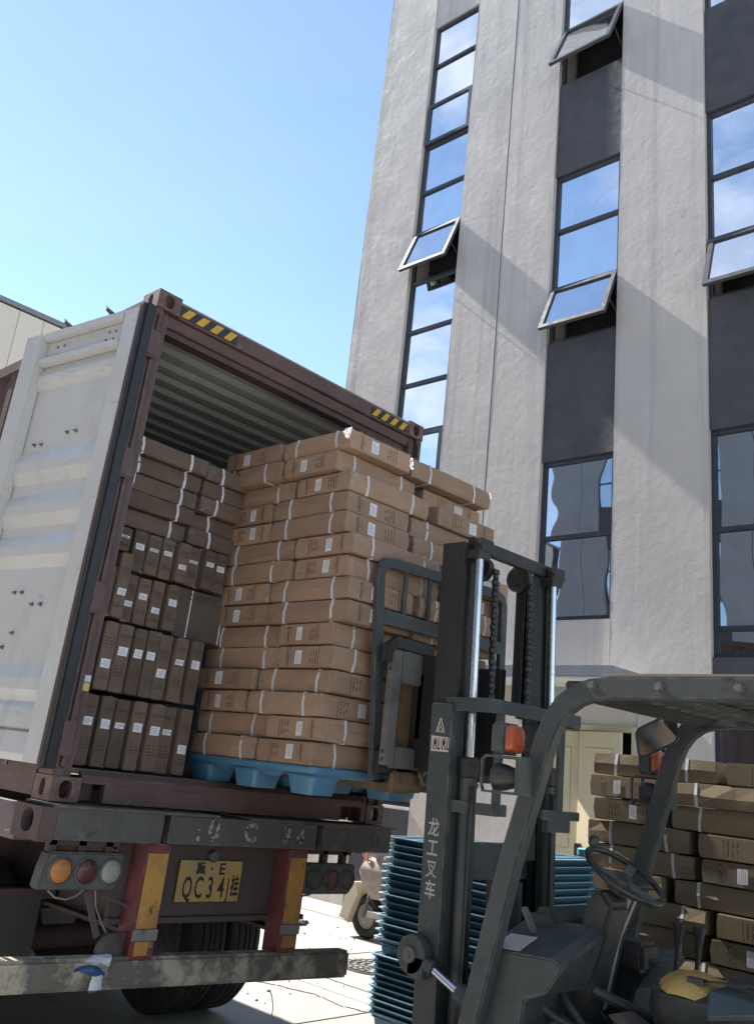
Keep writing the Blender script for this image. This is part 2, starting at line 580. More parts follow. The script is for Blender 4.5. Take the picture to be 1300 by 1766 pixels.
def strip(a0, a1, spans):
    """spans: list of (kind, z0, z1, extra). kinds: dark / light panel, win (mullion heights, sash list)"""
    for kind, z0, z1, ex in spans:
        if kind in ('dark', 'light'):
            g = G(); g.box(a0 + .004, a1 - .004, .035, .5, z0, z1)
            bpart('spandrel', g, m_stucco_dk if kind == 'dark' else m_stucco, jitter=0.0)
            continue
        mull, sashes, gm = ex                    # bars between panes; sashes {index: angle}
        zs = [z0] + sorted(mull) + [z1]
        F0, F1, W = .075, .135, .055
        fr = G()
        fr.box(a0, a0 + W, F0, F1, z0, z1); fr.box(a1 - W, a1, F0, F1, z0, z1)
        for i, z in enumerate(zs):
            lo, hi = (z, z + W) if i == 0 else ((z - W, z) if i == len(zs) - 1 else (z - W / 2, z + W / 2))
            fr.box(a0 + W, a1 - W, F0 - .003, F1, lo, hi)
        # light reveal behind the frame edge
        win = bpart('window', fr, m_frame)
        for i in range(len(zs) - 1):
            lo = zs[i] + (W if i == 0 else W / 2); hi = zs[i + 1] - (W if i == len(zs) - 2 else W / 2)
            if i in sashes:
                ang = math.radians(sashes[i])
                # sash hinged along its top edge, swung outwards
                piv = Matrix.Translation((0, F0 - .02, hi + .01)) @ Matrix.Rotation(-ang, 4, 'X')
                h = hi - lo + .02
                s = G(); t = .062
                A0, A1 = a0 + W * .55, a1 - W * .55
                s.box(A0, A0 + t, -.028, .022, -h, 0); s.box(A1 - t, A1, -.028, .022, -h, 0)
                s.box(A0 + t, A1 - t, -.028, .022, -t, 0); s.box(A0 + t, A1 - t, -.028, .022, -h, -h + t)
                so = link('open_sash' if ang > .1 else 'closed_sash', s.mesh('sash'), m_sash if ang > .1 else m_frame, bld, piv)
                p = G(); p.box(A0 + t - .01, A1 - t + .01, .0, .008, -h + t - .01, -t + .01)
                link('pane', p.mesh('pane'), m_glass, so)
                if ang > .1:
                    for xa in (A0 + .03, A1 - .03):
                        st = G()
                        bot = piv @ Vector((xa, .03, -h * .62))
                        st.beam(bot, (xa, F0 + .03, lo + .22), .010, .014)
                        bpart('stay_arm', st, m_sash)
                    rm = G(); rm.box(a0 + .05, a1 - .05, .45, .5, lo - .05, hi + .05)
                    bpart('room_shade', rm, m_room)  # dark panel: the unlit room's shade put into its colour
            else:
                p = G()
                dx = random.uniform(-.003, .003); dz = random.uniform(-.002, .002)
                xs0, xs1 = a0 + W - .01, a1 - W + .01
                vs = [(xs0, .108 + dx, lo - .01), (xs1, .108 - dx, lo - .01), (xs1, .108 - dx + dz, hi + .01), (xs0, .108 + dx + dz, hi + .01)]
                p.prism(vs, (0, .01, 0))
                bpart('pane', p, gm, win)


strip(.42, 1.44, [('dark', 0, 1.30, None),
                  ('win', 1.30, 14.83, ([2.2, 3.1, 4.0, 4.95, 5.87, 6.735, 7.585, 8.535, 9.45, 10.40, 11.22, 12.18, 13.06, 13.94], {5: 0, 9: 21, 12: 0}, m_glass)),
                  ('light', 14.83, TOP, None)])
strip(3.19, 4.27, [('light', 2.98, 3.74, None), ('win', 3.74, 5.87, ([4.82], {}, m_glass_dk)), ('dark', 5.87, 7.62, None),
                   ('win', 7.62, 10.40, ([8.50, 9.46], {0: 22}, m_glass)), ('dark', 10.40, 12.07, None),
                   ('win', 12.07, 15.0, ([13.15, 14.05], {0: 23}, m_glass)), ('dark', 15.0, 16.8, None),
                   ('win', 16.8, 19.5, ([17.7, 18.6], {}, m_glass)), ('light', 19.5, TOP, None)])
strip(5.49, 6.62, [('dark', 0, .9, None), ('win', .9, 2.75, ([1.9], {}, m_glass_dk)), ('dark', 2.75, 3.28, None),
                   ('win', 3.28, 5.93, ([3.60, 4.72], {}, m_glass_dk)), ('dark', 5.93, 7.66, None),
                   ('win', 7.66, 10.47, ([8.52, 9.45], {0: 17}, m_glass)), ('dark', 10.47, 12.2, None),
                   ('win', 12.2, 15.0, ([13.15, 14.05], {}, m_glass)), ('dark', 15.0, 16.8, None),
                   ('win', 16.8, 19.5, ([17.7, 18.6], {}, m_glass)), ('light', 19.5, TOP, None)])
for a0, a1 in ((8.42, 9.50), (10.7, 11.8)):
    strip(a0, a1, [('dark', 0, .9, None), ('win', .9, 5.9, ([1.9, 2.8, 3.7, 4.8], {}, m_glass_dk)), ('dark', 5.9, 7.65, None),
                   ('win', 7.65, 10.45, ([8.5, 9.45], {}, m_glass)), ('dark', 10.45, 12.1, None),
                   ('win', 12.1, 15.0, ([13.15, 14.05], {}, m_glass)), ('dark', 15.0, TOP, None)])
g = G(); g.box(.45, 1.41, -.03, .03, 1.30, 1.335)
bpart('window_sill', g, m_white)
g = G(); g.box(2.6, 4.74, -.78, -.002, 2.955, 3.075)
bpart('canopy', g, m_canopy, bevel=.006)
g = G(); g.box(2.62, 4.72, -.77, -.01, 2.93, 2.953)
bpart('canopy_soffit', g, m_white)
# cream double door, right leaf standing open
g = G()
g.box(3.195, 3.25, -.02, .1, 0, 2.50); g.box(4.58, 4.635, -.02, .1, 0, 2.50); g.box(3.25, 4.58, -.02, .1, 2.44, 2.50)
bpart('door_frame', g, m_cream, bevel=.004)
g = G(); g.box(3.19, 4.64, .02, .5, 2.502, 2.97)
bpart('spandrel', g, m_panel_lt)
g = G(); g.box(3.26, 3.90, .03, .075, .01, 2.43)
for z0, z1 in ((.2, .95), (1.15, 2.25)):
    g.box(3.36, 3.80, .022, .032, z0, z1)
bpart('door', g, m_cream, bevel=.006)
g = G()
mt = Matrix.Translation((3.93, -.03, 0)) @ Matrix.Rotation(math.radians(-14), 4, 'Z')
g.box(0, .62, 0, .045, .01, 2.43, mt)
for z0, z1 in ((.2, .95), (1.15, 2.25)):
    g.box(.1, .52, -.008, .002, z0, z1, mt)
dl = bpart('door', g, m_cream, bevel=.006)
dl['label'] = 'cream door leaf standing ajar'
g = G(); g.box(3.96, 4.03, -.13, -.06, 1.02, 1.22)
bpart('handle', g, m_frame, dl, bevel=.01)
# socle kerb and gable side (towards the far end)
g = G(); g.box(-.79, -.772, .02, 12, 0, TOP)
bpart('gable_wall', g, m_stucco)
g = G(); g.box(-.8, 13.02, -.02, 12, TOP, TOP + .15)
bpart('roof', g, m_trim)

# ------------------------------------------------------------------ the facing building across the yard (seen in the window panes)
opp = thing('facing_building', 'grey office block with blue window strips across the yard, mirrored in the panes', 'building',
            (-11.5, 13.5, 0), (0, 0, math.radians(-90)), world_coords=False)
m_opp = M('facing_stucco', (0.37, 0.36, 0.36), (0.34, .33, .33), 2, rough=.9, bump=.2, bscale=30)
g = G(); g.box(0, 30, -9, -.35, 0, 15.4)
link('core', g.mesh('core'), m_room, opp)
a = 0.0
for k in range(9):
    g = G(); g.box(a, a + 1.05, -.35, 0, 0, 15.5); g.box(a + 1.075, a + 2.1, -.35, 0, 0, 15.5)
    link('pier', g.mesh('pier'), m_opp, opp)
    for z0, z1, dk in ((0, 1.1, 1), (1.1, 5.6, 0), (5.6, 7.2, 1), (7.2, 10.0, 0), (10.0, 11.6, 1), (11.6, 14.4, 0), (14.4, 15.5, 1)):
        g = G(); g.box(a + 2.1, a + 3.2, -.34, -.05 if dk else -.12, z0 + .002, z1 - .002)
        w = link('spandrel' if dk else 'window', g.mesh('panel'), m_stucco_dk if dk else m_frame, opp)
        if not dk:
            n = int((z1 - z0) / .92)
            for q in range(n):
                p = G(); h = (z1 - z0) / n
                p.box(a + 2.15, a + 3.15, -.119, -.11, z0 + q * h + .035, z0 + q * h + h - .035)
                link('pane', p.mesh('pane'), m_glass, w)
    a += 3.2
g = G(); g.box(-.1, 29.0, -9, .06, 15.5, 15.7)
link('roof', g.mesh('roof'), m_trim, opp)

# ------------------------------------------------------------------ beige clad hall at the far end of the yard (upper left)
far = thing('clad_hall', 'beige metal clad hall behind the container at the far left', 'building', (-30, 25, 0), (0, 0, 0))
g = G(); g.box(-30, 11.4, 25.06, 60, 0, 15.6)
part('wall', g, m_room, far)
proto = None
k = 0
x = 11.4
while x > -29:
    if proto is None:
        gg = G(); gg.box(.0, .885, 0, .05, 0, 15.55)
        proto = gg.mesh('cladding_panel', None, .006)
    o = link('cladding_panel', proto, m_beige, far, Matrix.Translation((x - .9 + 30, 0, 0)))
    x -= .9
g = G(); g.box(-30, 11.5, 24.94, 60, 15.6, 15.78)
part('roof_trim', g, m_trim, far)
# ------------------------------------------------------------------ container
ZB = 1.4661
TILT = 0.01664
m_maroon = M('container_maroon', (0.112, 0.064, 0.059), (0.088, 0.052, 0.048), 5, rough=.6, bump=.15, bscale=40, edge=(0.22, 0.155, 0.13),
             dirt=[((0.16, 0.12, 0.105), 7, .60, .74), ((0.055, 0.04, 0.036), 13, .66, .72)])
m_maroon_in = M('container_inner_edge', (0.085, 0.048, 0.047), (0.06, 0.036, 0.036), 6, rough=.6)
m_doorw = M('door_white', (0.60, 0.592, 0.575), (0.555, 0.548, 0.53), 3, rough=.36, bump=.06, bscale=30, spec=.6,
            dirt=[((0.44, 0.405, 0.355), 4, .56, .80, (1, .30, 1)), ((0.30, 0.22, 0.16), 8, .66, .74, (2.5, .35, 1)), ((0.42, 0.43, 0.45), 7, .62, .70, (.4, 2, 1)), ((0.13, 0.10, 0.085), 26, .735, .76)])
m_roofin = M('ceiling_grey', (0.52, 0.53, 0.51), (0.45, 0.46, 0.44), 3, rough=.5,
             dirt=[((0.26, 0.26, 0.245), 4, .6, .8), ((0.12, 0.11, 0.10), 30, .74, .77)])
m_floorw = M('floor_wood', (0.15, 0.11, 0.08), (0.10, 0.075, 0.055), 9, rough=.75, stretch=(3, .3, 1))
m_rubber = M('black_rubber', (0.018, 0.018, 0.020), (0.028, 0.028, 0.03), 20, rough=.38)
m_steel = M('bare_steel', (0.30, 0.29, 0.28), (0.16, 0.14, 0.13), 30, rough=.5, metal=.6)
m_black = M('black_steel', (0.042, 0.043, 0.043), (0.058, 0.056, 0.053), 12, rough=.5)
m_hazY = M('hazard_yellow', (0.62, 0.36, 0.03), (0.52, 0.30, 0.03), 14, rough=.5, dirt=((0.14, 0.09, 0.05), 24, .66, .72))
m_hazK = M('hazard_black', (0.022, 0.022, 0.022), None, 14, rough=.5)

box = thing('shipping_container', 'maroon shipping container with its white inner door swung open on the trailer',
            'container', (0, 0, ZB), (0, TILT, 0), world_coords=False)
CW, CL, CH = 2.438, 12.192, 2.896
m_cast = M('casting_steel', (0.13, 0.072, 0.062), (0.20, 0.14, 0.115), 16, .45, .7, rough=.65, bump=.25, bscale=60)


def casting(x0, y0, z0, sx, sy):
    """hollow corner casting with oval holes on its three outer faces; sx / sy = +1 when the outer faces are at the low side"""
    w, d, h = .162, .178, .118
    g = G()
    t = .03
    xo = x0 if sx > 0 else x0 + w
    yo = y0 if sy > 0 else y0 + d
    g.holed((x0, yo, z0), (1, 0, 0), (0, 0, 1), w, h, w / 2, h / 2, .034, .044, (0, t * sy, 0))
    g.holed((xo, y0, z0), (0, 1, 0), (0, 0, 1), d, h, d / 2, h / 2, .026, .042, (t * sx, 0, 0))
    # other faces
    g.box(x0 + .002, x0 + w - .002, y0 + .002, y0 + d - .002, z0 + h - .012, z0 + h)
    g.box(x0 + .002, x0 + w - .002, y0 + .002, y0 + d - .002, z0, z0 + .012)
    xi = x0 + w - .012 if sx > 0 else x0
    g.box(xi, xi + .012, y0 + .003, y0 + d - .003, z0 + .012, z0 + h - .012)
    return g


for xi, x0 in enumerate((0, CW - .162)):
    for yi, y0 in enumerate((-.006, CL - .172)):
        for z0 in (0, CH - .118):
            link('corner_casting', casting(x0, y0, z0, 1 if xi == 0 else -1, 1 if yi == 0 else -1).mesh('casting', None, .0), m_cast, box)
# posts
for x0, x1, xa, xb in ((.0, .055, .055, .115), (CW - .055, CW, CW - .115, CW - .055)):
    g = G(); g.box(x0, x1, .0, .16, .118, CH - .118)
    g.box(xa, xb, .03, .16, .118, CH - .118)
    g.box(x0 + (.02 if x0 < 1 else .0), x1 - (0 if x0 < 1 else .02), -.012, -.0005, .16, CH - .16)
    link('corner_post', g.mesh('post', None, .006), m_maroon, box)
    g = G(); g.box(x0, x1, CL - .16, CL, .118, CH - .118)
    link('corner_post', g.mesh('post'), m_maroon, box)
# rear header: face plate, lower flange, inner return
g = G()
g.prism([(.162, .0, CH - .125), (.162, -.004, CH - .03), (.162, .05, CH + .012), (.162, .16, CH - .0), (.162, .16, CH - .125)], (CW - .324, 0, 0))
g.prism([(.116, .05, CH - .185), (.116, .03, CH - .127), (.116, .16, CH - .127), (.116, .16, CH - .185)], (CW - .232, 0, 0))
link('rear_header', g.mesh('header', None, .004), m_maroon, box)
g = G(); g.box(.118, CW - .118, .075, .16, CH - .225, CH - .187)
link('header_flange', g.mesh('flange'), m_maroon_in, box)
# hazard markings on the header: slanted bars, yellow on a black ground
for hx0, hx1 in ((.17, .60), (1.86, 2.25)):
    g = G(); g.prism([(hx0, -.006, CH - .112), (hx1, -.006, CH - .112), (hx1, -.0085, CH - .045), (hx0, -.0085, CH - .045)], (0, .003, 0))
    link('hazard_ground', g.mesh('hazard_ground'), m_hazK, box)
    n = 4; stp = (hx1 - hx0) / n
    for k in range(n):
        g = G(); xx = hx0 + k * stp
        g.prism([(xx + .002, -.0085, CH - .110), (xx + stp * .52, -.0085, CH - .110), (xx + stp * .52 + .045, -.011, CH - .048), (xx + .047, -.011, CH - .048)], (0, .002, 0))
        link('hazard_bar', g.mesh('hazard_bar'), m_hazY, box)
# roof sheet: ribs run across
g = G()
prof = []
y = .16
while y < CL - .2:
    prof += [(y, CH - .085), (y + .075, CH - .085), (y + .10, CH - .055), (y + .175, CH - .055)]
    y += .209
up = [[(x, yy, zz) for x in (.03, CW - .03)] for yy, zz in prof]
for a, b in zip(up[:-1], up[1:]):
    v = [g.bm.verts.new(p) for p in (a[0], a[1], b[1], b[0])]
    g.bm.faces.new(v)
for a, b in zip(up[:-1], up[1:]):
    v = [g.bm.verts.new((p[0], p[1], p[2] + .004)) for p in (a[0], b[0], b[1], a[1])]
    g.bm.faces.new(v)
ro = link('roof', g.mesh('roof'), m_roofin, box)
# side walls: vertical corrugation; inner and outer skins
for side in (0, 1):
    x0 = .012 if side == 0 else CW - .012
    sg = 1 if side == 0 else -1
    prof = []
    y = .16
    while y < CL - .2:
        prof += [(y, 0), (y + .07, 0), (y + .139, .036), (y + .209, .036)]
        y += .278
    for nm, off, mt_ in (('side_wall', 0, m_maroon), ('side_lining', .004, m_roofin)):
        g = G()
        for (ya, da), (yb, db) in zip(prof[:-1], prof[1:]):
            v = [g.bm.verts.new((x0 + sg * (dd + off), yy, zz)) for yy, dd, zz in
                 ((ya, da, .15), (yb, db, .15), (yb, db, CH - .1), (ya, da, CH - .1))]
            g.bm.faces.new(v)
        link(nm, g.mesh(nm), mt_, box)
    g = G(); g.box(x0 - .01, x0 + .05 * sg, .178, CL - .18, CH - .11, CH - .03) if side == 0 else g.box(x0 - .05, x0 + .01, .178, CL - .18, CH - .11, CH - .03)
    link('top_rail', g.mesh('top_rail'), m_maroon, box)
    g = G(); g.box(.0, .05, .178, CL - .18, .012, .16) if side == 0 else g.box(CW - .05, CW, .178, CL - .18, .012, .16)
    link('bottom_rail', g.mesh('bottom_rail'), m_maroon, box)
g = G(); g.box(.05, CW - .05, CL - .12, CL - .08, .15, CH - .1)
link('front_wall', g.mesh('front_wall'), m_maroon, box)
# floor planks and rear sill with fork pockets
pl = None
for k in range(10):
    if pl is None:
        g = G(); g.box(0, .228, .05, CL - .2, .135, .163); pl = g.mesh('plank')
    link('floor_plank', pl, m_floorw, box, Matrix.Translation((.062 + k * .2315, 0, 0)))
g = G()
g.prism([(.165, .0, .095), (.165, -.004, .13), (.165, .03, .158), (.165, .05, .158), (.165, .05, .095)], (CW - .33, 0, 0))
for a, b in ((.305, 2.04),):
    g.box(a, b, .0, .05, .006, .0945)
g.box(2.225, 2.275, .0, .05, .006, .0945)
g.box(.163, .305, .12, .14, .006, .13); g.box(2.04, 2.225, .12, .14, .006, .13)
link('rear_sill', g.mesh('sill', None, .004), m_maroon, box)
# hinge lugs on the left post, reflective tape
for z in (.30, 1.02, 1.78, 2.52):
    g = G(); g.box(-.035, .05, -.05, -.013, z - .085, z + .085)
    link('hinge_lug', g.mesh('hinge_lug', None, .012), m_maroon, box)
    g = G(); g.cyl((-.03, -.035, z - .11), (-.03, -.035, z + .11), .014, seg=10)
    link('hinge_pin', g.mesh('hinge_pin'), m_steel, box)
g = G(); g.box(.060, .110, .0265, .0295, .545, .585)
link('reflective_tape', g.mesh('tape'), M('tape_yellow', (.65, .52, .12), None, 8, rough=.4), box)
g = G(); g.box(.060, .110, .0265, .0295, .590, .625)
link('reflective_tape', g.mesh('tape'), M('tape_white', (.6, .6, .58), None, 8, rough=.4), box)

# left door, folded back along the side; its inner face is towards us
dd = Vector((-.14, .9902, 0)).normalized()
DM = frame_mtx((-.02, -.035, 0), dd, (0, 0, 1))      # local: u along the door, v up, w towards the container
door = bpy.data.objects.new('door', None)
COL.objects.link(door)
door.parent = box
door.matrix_local = DM
door['label'] = 'white left door leaf with horizontal ribs, swung open'


def dpart(name, g, mat, bevel=0.0):
    return link(name, g.mesh(name, None, bevel), mat, door)


U0, U1, V0, V1 = .055, 1.165, .165, 2.745
g = G(); g.box(U0 + .02, .205, V0, V1, -.052, -.002)
dpart('hinge_stile', g, m_doorw, .004)
g = G(); g.box(.985, U1, V0, V1, -.075, -.002)
dpart('lock_stile', g, m_doorw, .012)
g = G(); g.box(.207, .983, 2.69, V1, -.06, -.002); g.box(.207, .983, 2.56, 2.688, -.018, -.002); g.box(.207, .983, 2.515, 2.558, -.062, -.002)
dpart('top_rail', g, m_doorw, .004)
prof = [(2.513, 0), (2.44, -.032), (2.41, -.032), (2.35, 0), (1.93, 0), (1.85, -.030), (1.785, -.030), (1.71, 0),
        (1.645, 0), (1.575, -.030), (1.51, -.030), (1.44, 0), (1.39, 0), (1.32, -.030), (1.26, -.030), (1.19, 0), (.655, 0), (.58, -.030),
        (.52, -.030), (.46, -.008), (.43, -.03), (.37, -.036), (.33, -.036), (.318, -.005), (.305, -.03), (.25, -.036), (.20, -.04), (V0, -.03)]
g = G()
for (va, wa), (vb, wb) in zip(prof[:-1], prof[1:]):
    v = [g.bm.verts.new(p) for p in ((.204, va, wa - .006), (.984, va, wa - .006), (.984, vb, wb - .006), (.204, vb, wb - .006))]
    g.bm.faces.new(v)
g.box(.204, .984, V0, V1, .0, .004)
dpart('ribbed_panel', g, m_doorw)
g = G(); g.box(U0 - .012, U0 + .018, V0 - .02, V1 + .01, -.055, .0)
dpart('edge_strip', g, m_maroon, .003)
g = G()
for k in range(3):
    g.box(-.012 + k * .018, .003 + k * .018 - .002, V0 - .015, V1 + .005, -.062 + k * .006, -.002)
g.tube([(.012, V0 - .012, -.066), (.012, V1, -.066)], .011, 8)
dpart('rubber_gasket', g, m_rubber, .003)
g = G()
for (u, v) in ((.30, 2.64), (.36, 2.645), (.31, 2.59), (.38, 2.595), (.80, 2.64), (.87, 2.64), (.84, 2.585), (.92, 2.58),
               (.80, 1.97), (.87, 1.975), (.48, 2.02), (.56, 2.02), (.62, 1.05), (.69, 1.05), (.42, .98), (.50, .98), (.62, .82), (.68, .74)):
    g.cyl((u, v, -.004), (u, v, -.026), .007, seg=8)
    g.cyl((u, v, -.004), (u, v, -.012), .012, seg=6)
o = dpart('lock_studs', g, m_steel)
o['kind'] = 'stuff'
# hooked rod cams over the door's top edge
for u in (.44, .86):
    g = G()
    g.tube([(u + .02, V1 - .06, .022), (u + .02, V1 + .03, .022), (u, V1 + .065, .02), (u + .045, V1 + .10, .015), (u + .07, V1 + .13, .012)], [.017, .017, .018, .014, .005], 8)
    g.box(u - .02, u + .06, V1 + .005, V1 + .028, .005, .04)
    dpart('lock_cam', g, m_black)
for u in (.46, .88):
    g = G(); g.cyl((u, V0 - .03, .03), (u, V1 + .01, .03), .017, seg=10)
    dpart('lock_rod', g, m_steel)

# ------------------------------------------------------------------ trailer
m_chas = M('chassis_dark', (0.070, 0.067, 0.061), (0.088, 0.083, 0.075), 6, rough=.72, edge=(0.20, 0.16, 0.13), bump=.25, bscale=40,
           dirt=[((0.17, 0.155, 0.13), 7, .58, .70), ((0.13, 0.070, 0.055), 4, .58, .74), ((0.33, 0.31, 0.27), 24, .72, .75)])
m_under = M('under_maroon', (0.095, 0.062, 0.057), (0.072, 0.053, 0.049), 4, rough=.8, bump=.2, bscale=30,
            dirt=((0.10, 0.09, 0.08), 4, .55, .8))
m_bump = M('bumper_muddy', (0.14, 0.125, 0.098), (0.085, 0.08, 0.066), 5, rough=.9, bump=.5, bscale=26,
           dirt=[((0.40, 0.345, 0.255), 5.0, .45, .58), ((0.14, 0.125, 0.095), 13, .56, .66), ((0.44, 0.39, 0.30), 22, .66, .72)])
m_red = M('post_red', (0.185, 0.040, 0.042), (0.125, 0.034, 0.035), 5, rough=.6, edge=(0.26, 0.16, 0.14), dirt=[((0.10, 0.055, 0.05), 7, .50, .68), ((0.24, 0.15, 0.14), 12, .68, .78)])
m_ryel = M('reflector_yellow', (0.50, 0.26, 0.055), (0.40, 0.19, 0.045), 6, rough=.55, dirt=[((0.22, 0.115, 0.055), 4.5, .46, .70), ((0.07, 0.05, 0.035), 13, .60, .66, (1, 1, .55))])
m_plate = M('plate_yellow', (0.46, 0.29, 0.075), (0.38, 0.235, 0.065), 9, rough=.55, dirt=[((0.17, 0.115, 0.06), 8, .60, .72), ((0.34, 0.24, 0.12), 4, .5, .7)])
m_ink = M('print_black', (0.02, 0.02, 0.022), None, 30, rough=.6)
m_lampb = M('lamp_body', (0.075, 0.074, 0.070), (0.10, 0.096, 0.09), 10, rough=.6)
m_amber = M('lens_amber', (0.56, 0.20, 0.045), (0.44, 0.16, 0.04), 30, rough=.4, coat=.25, dirt=((0.22, 0.13, 0.07), 16, .58, .74), bump=.6, bscale=120)
m_redl = M('lens_red', (0.095, 0.018, 0.020), (0.075, 0.016, 0.018), 40, rough=.35, coat=.4, bump=.5, bscale=120)
m_clear = M('lens_clear', (0.32, 0.31, 0.275), (0.25, 0.24, 0.215), 30, rough=.4, coat=.25, dirt=((0.14, 0.13, 0.11), 16, .58, .74), bump=.6, bscale=120)
m_dullens = M('lens_dark', (0.075, 0.068, 0.060), (0.06, 0.055, 0.05), 30, rough=.55)  # dull dark lens colour for the right cluster
m_tyre = M('tyre_rubber', (0.022, 0.022, 0.022), (0.034, 0.033, 0.031), 10, rough=.8, bump=.2, bscale=60, dirt=((0.07, 0.065, 0.055), 6, .6, .8))
m_chip = M('chipped_paint', (0.30, 0.29, 0.25), (0.05, 0.048, 0.045), 34, .50, .56, rough=.7)

tr = thing('container_trailer', 'dark skeletal container trailer with yellow plate, red marker posts and muddy bumper',
           'trailer', (0, 0, ZB), (0, TILT, 0), world_coords=False)


def tp(name, g, mat, parent=None, bevel=0.0, smooth=False, label=None):
    o = link(name, g.mesh(name, None, bevel, smooth), mat, parent or tr)
    if label:
        o['label'] = label
    return o


# rear bolster: three faces with two slots, open oval ends
g = G()
g.box(-.0, .62, -.125, .15, -.165, -.02)
g.box(.668, 1.742, -.118, .15, -.163, -.022)
g.box(1.79, 2.41, -.125, .15, -.165, -.02)
g.box(.615, 1.80, -.03, .10, -.16, -.03)
g.box(-.03, .98, -.135, .16, -.02, -.006); g.box(1.2, 2.45, -.135, .16, -.02, -.006)
bol = tp('rear_bolster', g, m_chas, bevel=.004)
g = G()
g.holed((-.075, -.125, -.165), (0, 1, 0), (0, 0, 1), .275, .145, .14, .074, .060, .056, (.05, 0, 0), round_=2.2)
g.box(-.075, .0, -.125, .15, -.176, -.166); g.box(-.075, 0, .15, .16, -.165, -.02)
g.box(-.075, 0, -.128, -.118, -.165, -.02)
tp('end_plate', g, M('end_plate_worn', (0.075, 0.058, 0.054), (0.13, 0.06, 0.055), 4, rough=.7), bol)
for xx, rr in ((.20, .042), (2.26, .036)):
    g = G()
    pts = [(xx + math.cos(a) * rr, -.127, -.09 + math.sin(a) * rr * 1.1) for a in [2 * math.pi * k / 20 for k in range(20)]]
    g.tube(pts, .005, 6, closed=True)
    tp('stamped_ring', g, m_chas, bol)
for s, x, z, sz in ((': 0', .92, -.092, .155), ('C', 1.22, -.092, .135), ('3', 1.50, -.095, .13), ('4', 1.61, -.095, .11)):
    me = text_mesh(s, sz, .004)
    link('worn_stencil', me, m_chip, bol, frame_mtx((x, -.1195, z), (1, 0, 0), (0, 0, 1)))
g = G(); g.box(-.05, .03, .16, 11.5, -.20, -.03)
tp('side_rail', g, M('side_rail_mauve', (0.14, 0.105, 0.11), (0.11, 0.085, 0.09), 4, rough=.6, dirt=((0.42, 0.40, 0.37), 3.2, .60, .63, (1, .6, 2.2))))
g = G(); g.box(2.41, 2.46, .16, 11.5, -.20, -.03)
tp('side_rail', g, m_chas)
g = G()
for xx in (.74, 1.70):
    g.box(xx - .07, xx + .07, .1, 11.6, -.27, -.25); g.box(xx - .012, xx + .012, .1, 11.6, -.62, -.27); g.box(xx - .07, xx + .07, .1, 11.6, -.64, -.62)
tp('main_beam', g, m_under)
for yy in (2.2, 4.6, 7.0, 9.4):
    g = G(); g.box(-.05, 2.46, yy, yy + .12, -.24, -.04)
    tp('cross_member', g, m_under)
g = G(); g.box(.50, 1.86, .06, .09, -.545, -.167); g.box(.50, 1.86, .03, .09, -.575, -.546)
cp = tp('cross_plate', g, m_under, bevel=.003)
# number plate
g = G(); g.box(.885, 1.325, .035, .040, -.470, -.258)
npl = tp('number_plate', g, m_plate, bevel=.0015, label='yellow number plate, scratched and bent')
for s, x, z, sz, sx in (('冀', 1.03, -.303, .070, 1.0), ('·', 1.105, -.303, .09, 1.0), ('E', 1.180, -.303, .085, 1.1), ('Q', .955, -.403, .118, .70), ('C', 1.033, -.403, .118, .72),
                        ('3', 1.112, -.403, .118, .78), ('4', 1.190, -.403, .118, .80), ('J', 1.238, -.403, .11, .62), ('挂', 1.287, -.395, .062, .95)):
    me = text_mesh(s, sz, .0015, sx=sx)
    for v in me.vertices:
        v.co.y *= 1.9 if s == '挂' else (1.32 if x < 1.25 and z < -.35 else 1)
    link('plate_character', me, m_ink, npl, frame_mtx((x, .0332, z), (1, 0, 0), (0, 0, 1)))
g = G(); g.spin([(.0, 0), (.028, 0), (.034, .02), (.03, .045), (.0, .05)], (1.10, .06, -.235), (0, -1, 0), 14)
tp('plate_lamp', g, m_lampb, smooth=True)
# marker posts
for x0 in (.575, 1.575):
    g = G(); g.box(x0, x0 + .145, -.085, .055, -.735, -.167)
    po = tp('marker_post', g, m_red, bevel=.005)
    g = G(); g.box(x0 + .012, x0 + .136, -.0885, -.0855, -.574, -.215)
    tp('reflector_strip', g, m_ryel, po)
    g = G(); g.box(x0 + .024, x0 + .126, -.0885, -.0855, -.70, -.635)
    tp('reflector_strip', g, m_ryel, po)
    g = G(); g.box(x0 - .004, x0 + .149, -.0915, -.0895, -.63, -.578)
    tp('tape_band', g, M('worn_tape', (0.23, 0.215, 0.20), (0.17, 0.16, 0.15), 12, rough=.4, dirt=((0.08, 0.07, 0.06), 14, .6, .7)), po)
# under-run bumper
g = G(); g.prism([(-.26, -.10, -.825), (2.175, -.10, -.885), (2.175, -.10, -.735), (-.26, -.10, -.685)], (0, .11, 0))
tp('bumper', g, m_bump, bevel=.016)
g = G(); g.beam((.65, -.02, -.76), (.65, .06, -.62), .08, .04); g.beam((1.65, -.02, -.76), (1.65, .06, -.62), .08, .04)
tp('bumper_bracket', g, m_under)
